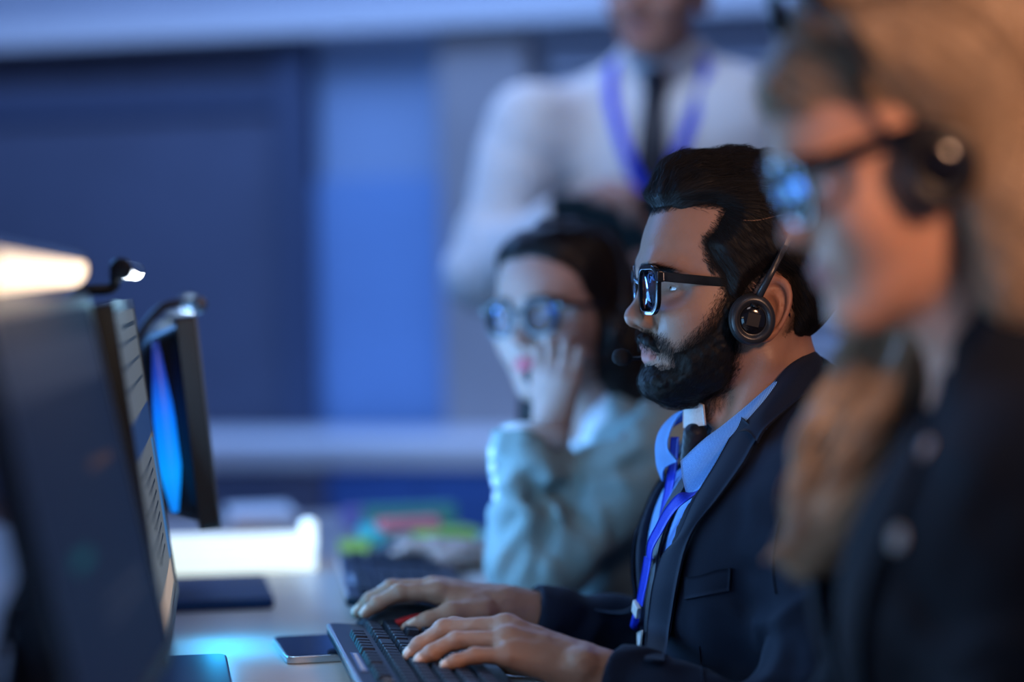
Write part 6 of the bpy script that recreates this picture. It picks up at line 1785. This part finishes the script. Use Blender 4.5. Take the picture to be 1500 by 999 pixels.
def build_room():
    R = MAT
    base = wall_mat4(V(WL[0], WL[1], 0))
    def slab(name, c, s, mt): o = MB().box(c, s).build(name, mt, None); o.matrix_world = base; return struct(o)
    slab('wall_back', (1.0, .06, 1.35), (7.0, .12, 2.7), R['wall'])
    slab('floor', (1.0, -4.4, -.05), (7.0, 9.0, .1), R['floor'])
    slab('ceiling', (1.0, -4.4, 2.75), (7.0, 9.0, .1), R['ceiling'])
    slab('wall_left', (-2.45, -4.4, 1.35), (.1, 8.8, 2.7), R['wall'])
    # dark felt partition panels at the left with a rail between them
    struct(wall_piece('trim_1', -420, 182, 428, 720, .05, R['dark_panel'], .002))
    struct(wall_piece('trim_2', -420, 60, 428, 150, .05, R['dark_panel'], .002))
    struct(wall_piece('trim_3', -420, 150, 428, 182, .065, R['dark_rail'], .002))
    struct(wall_piece('trim_4', 424, 40, 470, 720, .08, R['dark_rail'], .002))
    # pale pelmet along the top
    o = wall_piece('trim_5', -420, 10, 1700, 50, .10, R['rail'], .05); struct(o)
    # pale blue panels
    struct(wall_piece('trim_8', 470, 62, 662, 262, .03, R['blue_panel'], .002)); struct(wall_piece('trim_6', 470, 262, 662, 640, .035, R['blue_panel_low'], .002))
    struct(wall_piece('trim_7', 662, 30, 790, 720, .09, R['column'], .002))
    # blind on the right
    bl = empty('window_blind', base, 'pale blue slatted window blind behind the standing man', 'blind')
    a, b = bg(800, 30, .05), bg(1600, 400, .05)
    u0, u1 = (a - WL) @ wx, (b - WL) @ wx; zt, zb = a[2], .95
    m = MB(); m.box(((u0 + u1) / 2, -.06, zt + .02), (u1 - u0, .05, .05)); m.build('head_rail', R['rail'], bl, bevel=.004)
    m = MB(); n = int((zt - zb) / .042); ca, sa = math.cos(.75), math.sin(.75)
    for k in range(n): m.box(((u0 + u1) / 2, -.055, zt - .03 - .042 * k), (u1 - u0, .048, .0022), [[1, 0, 0], [0, ca, -sa], [0, sa, ca]])
    m.build('slats', R['blind'], bl)
    m = MB(); m.box(((u0 + u1) / 2, -.055, zb - .02), (u1 - u0, .05, .018)); m.build('bottom_rail', R['rail'], bl, bevel=.003)
    # low cabinets under the pale ledge
    off = .55
    def cab(x0, x1, mt, label):
        r = empty('cabinet', base, label, 'cabinet', None)
        a, b = bg(x0, 690, off), bg(x1, 690, off); u0, u1 = (a - WL) @ wx, (b - WL) @ wx; zt = a[2]
        z1 = bg((x0 + x1) / 2, 648, off)[2]; z0 = bg((x0 + x1) / 2, 686, off)[2]
        m = MB(); m.box(((u0 + u1) / 2, -off / 2 - .05, z0 / 2), (u1 - u0 - .004, off - .12, z0)); m.build('carcass', mt, r, bevel=.003)
        m = MB(); m.box(((u0 + u1) / 2, -off / 2 - .045, (z0 + z1) / 2), (u1 - u0 - .002, off - .09, z1 - z0)); m.build('top', R['cab_top'], r, bevel=.006)
        for k in range(2):
            w = (u1 - u0) / 2; m = MB(); m.box((u0 + w * (k + .5), -off + .005, z0 / 2), (w - .01, .018, z0 - .08)); d = m.build('door', mt, r, bevel=.002)
            m = MB(); m.tube([(u0 + w * (k + .5) + (.5 - k) * w * .8, -off - .012, z0 * .62), (u0 + w * (k + .5) + (.5 - k) * w * .8, -off - .012, z0 * .78)], .006, 8); m.build('handle', R['metal'], d, smooth=True)
    cab(120, 476, R['cab_grey'], 'low grey cabinet with a pale top along the back wall'); cab(476, 760, R['cab_blue'], 'low blue cabinet with a pale top along the back wall')
def build_lights(M1, M2, M3):
    w = bpy.data.worlds.new('world'); sc.world = w; w.use_nodes = True
    b = w.node_tree.nodes['Background']; b.inputs[0].default_value = (.14, .22, .52, 1); b.inputs[1].default_value = .19
    # added blue fill washing the back of the room from above
    c = WL + wx * .9 + wn * 1.0
    lamp('AREA', 'blue_wash', (c[0], c[1], 2.62), 60, (.25, .44, .95), 3.2, .8, target=(c[0], c[1] + .25, .6))
    # the light of the three screens
    for M, e, col in ((M1, 1.7, (.24, .56, 1.0)), (M2, 2.6, (.26, .58, 1.0)), (M3, 7.5, (.17, .47, 1.0))):
        p_ = M @ Vector((0, .03, .0)); t_ = M @ Vector((0, 1, .28))
        lamp('AREA', 'screen_light', p_, e, col, .48, .28, target=t_)
    # lamp bars: down on the desk
    p_ = M2 @ Vector((0, .05, .165)); lamp('AREA', 'lamp_bar_light', p_, .35, (.40, .78, 1.0), .40, .02, target=p_ + Vector((.03, 0, -1)))
    p_ = M3 @ Vector((0, .05, .165)); lamp('AREA', 'lamp_bar_light', p_, .5, (.60, .85, 1.0), .40, .02, target=p_ + Vector((.10, .1, -1)))
    p_ = Vector((-.325, 2.595, .800)); lamp('AREA', 'underglow', p_, .50, (.02, .46, 1.0), .14, .012, target=p_ + Vector((.60, .10, -1)))
    p_ = M1 @ Vector((0, .05, .165)); lamp('AREA', 'lamp_bar_light', p_, .6, (1, .75, .5), .40, .02, target=p_ + Vector((.1, 0, -1)))
    # added warm and pale fills aimed at the people; sources unseen
    lamp('SPOT', 'warm_fill', (.92, .50, 1.72), 98, (1.0, .52, .30), .16, target=(.37, 1.74, 1.22), spot_size=.46, spot_blend=.5)
    lamp('AREA', 'warm_fill', (1.2, 1.2, 2.4), 3.4, (1.0, .66, .50), .5, target=(.25, 2.5, 1.1))
    lamp('SPOT', 'supervisor_fill', (-.25, 3.35, 2.6), 70, (.60, .72, 1.0), .2, target=(.15, 4.35, 1.35), spot_size=.75, spot_blend=.6)  # added spot that brightens the standing man
    lamp('AREA', 'warm_fill', (1.1, 2.9, 2.3), 1.7, (1.0, .68, .58), .5, target=(.05, 3.2, 1.0))
    lamp('AREA', 'front_fill', (-.10, .95, 2.5), 3.2, (.86, .76, .84), .5, target=(.1, 2.3, .9))  # added fill from above the camera for hands, desk and jackets
    # added blue fill at the left, over the desks
    lamp('AREA', 'blue_fill', (-1.7, 3.9, 2.1), 22, (.12, .38, 1.0), .7, target=(.15, 3.0, 1.1))
# ------------------------------------------------------------------ camera and view
def build_camera():
    cd = bpy.data.cameras.new('camera'); co = bpy.data.objects.new('camera', cd); link(co)
    R = np.stack([_rt, _up, -_fw], 1)
    co.matrix_world = Matrix([[*R[i], CAM[i]] for i in range(3)] + [[0, 0, 0, 1]])
    cd.lens = 85; cd.sensor_width = 36; cd.clip_start = .05; cd.clip_end = 60
    cd.dof.use_dof = True; cd.dof.focus_distance = 2.43; cd.dof.aperture_fstop = 1.4
    bpy.context.scene.camera = co
def lamp(kind, name, loc, energy, col, size=.5, size_y=None, target=None, **kw):
    d = bpy.data.lights.new(name, kind); d.energy = energy; d.color = col
    if kind == 'AREA':
        d.size = size
        if size_y: d.shape = 'RECTANGLE'; d.size_y = size_y
    elif kind in ('POINT', 'SPOT'): d.shadow_soft_size = size
    for k, v in kw.items(): setattr(d, k, v)
    o = bpy.data.objects.new(name, d); link(o); o.location = loc
    if target is not None:
        o.rotation_euler = (Vector(target) - Vector(loc)).to_track_quat('-Z', 'Y').to_euler()
    return o
sc = bpy.context.scene
vs = sc.view_settings; vs.view_transform = 'Standard'; vs.look = 'None'; vs.gamma = 1; vs.exposure = 0; vs.use_curve_mapping = False
room_mats()
build_room()
SCREENS = build_desks()
build_man(); build_blonde(); build_woman(); build_supervisor()
for px, py, D, yaw, back, seat, who in ((1075, 440, 2.5, 188.5, .075, .388, 'office chair the bearded man sits on'), (1338, 248, 1.76, 184, .09, .448, 'office chair the blonde woman sits on'), (826, 474, 3.2, 202, .09, .378, 'office chair the woman in the pale blazer sits on')):
    q = P(px, py, D); a = math.radians(yaw)
    build_chair((q[0] - math.cos(a) * back, q[1] - math.sin(a) * back), yaw, seat, who)['group'] = 'office chairs at the desks'
build_lights(*SCREENS)
build_camera()
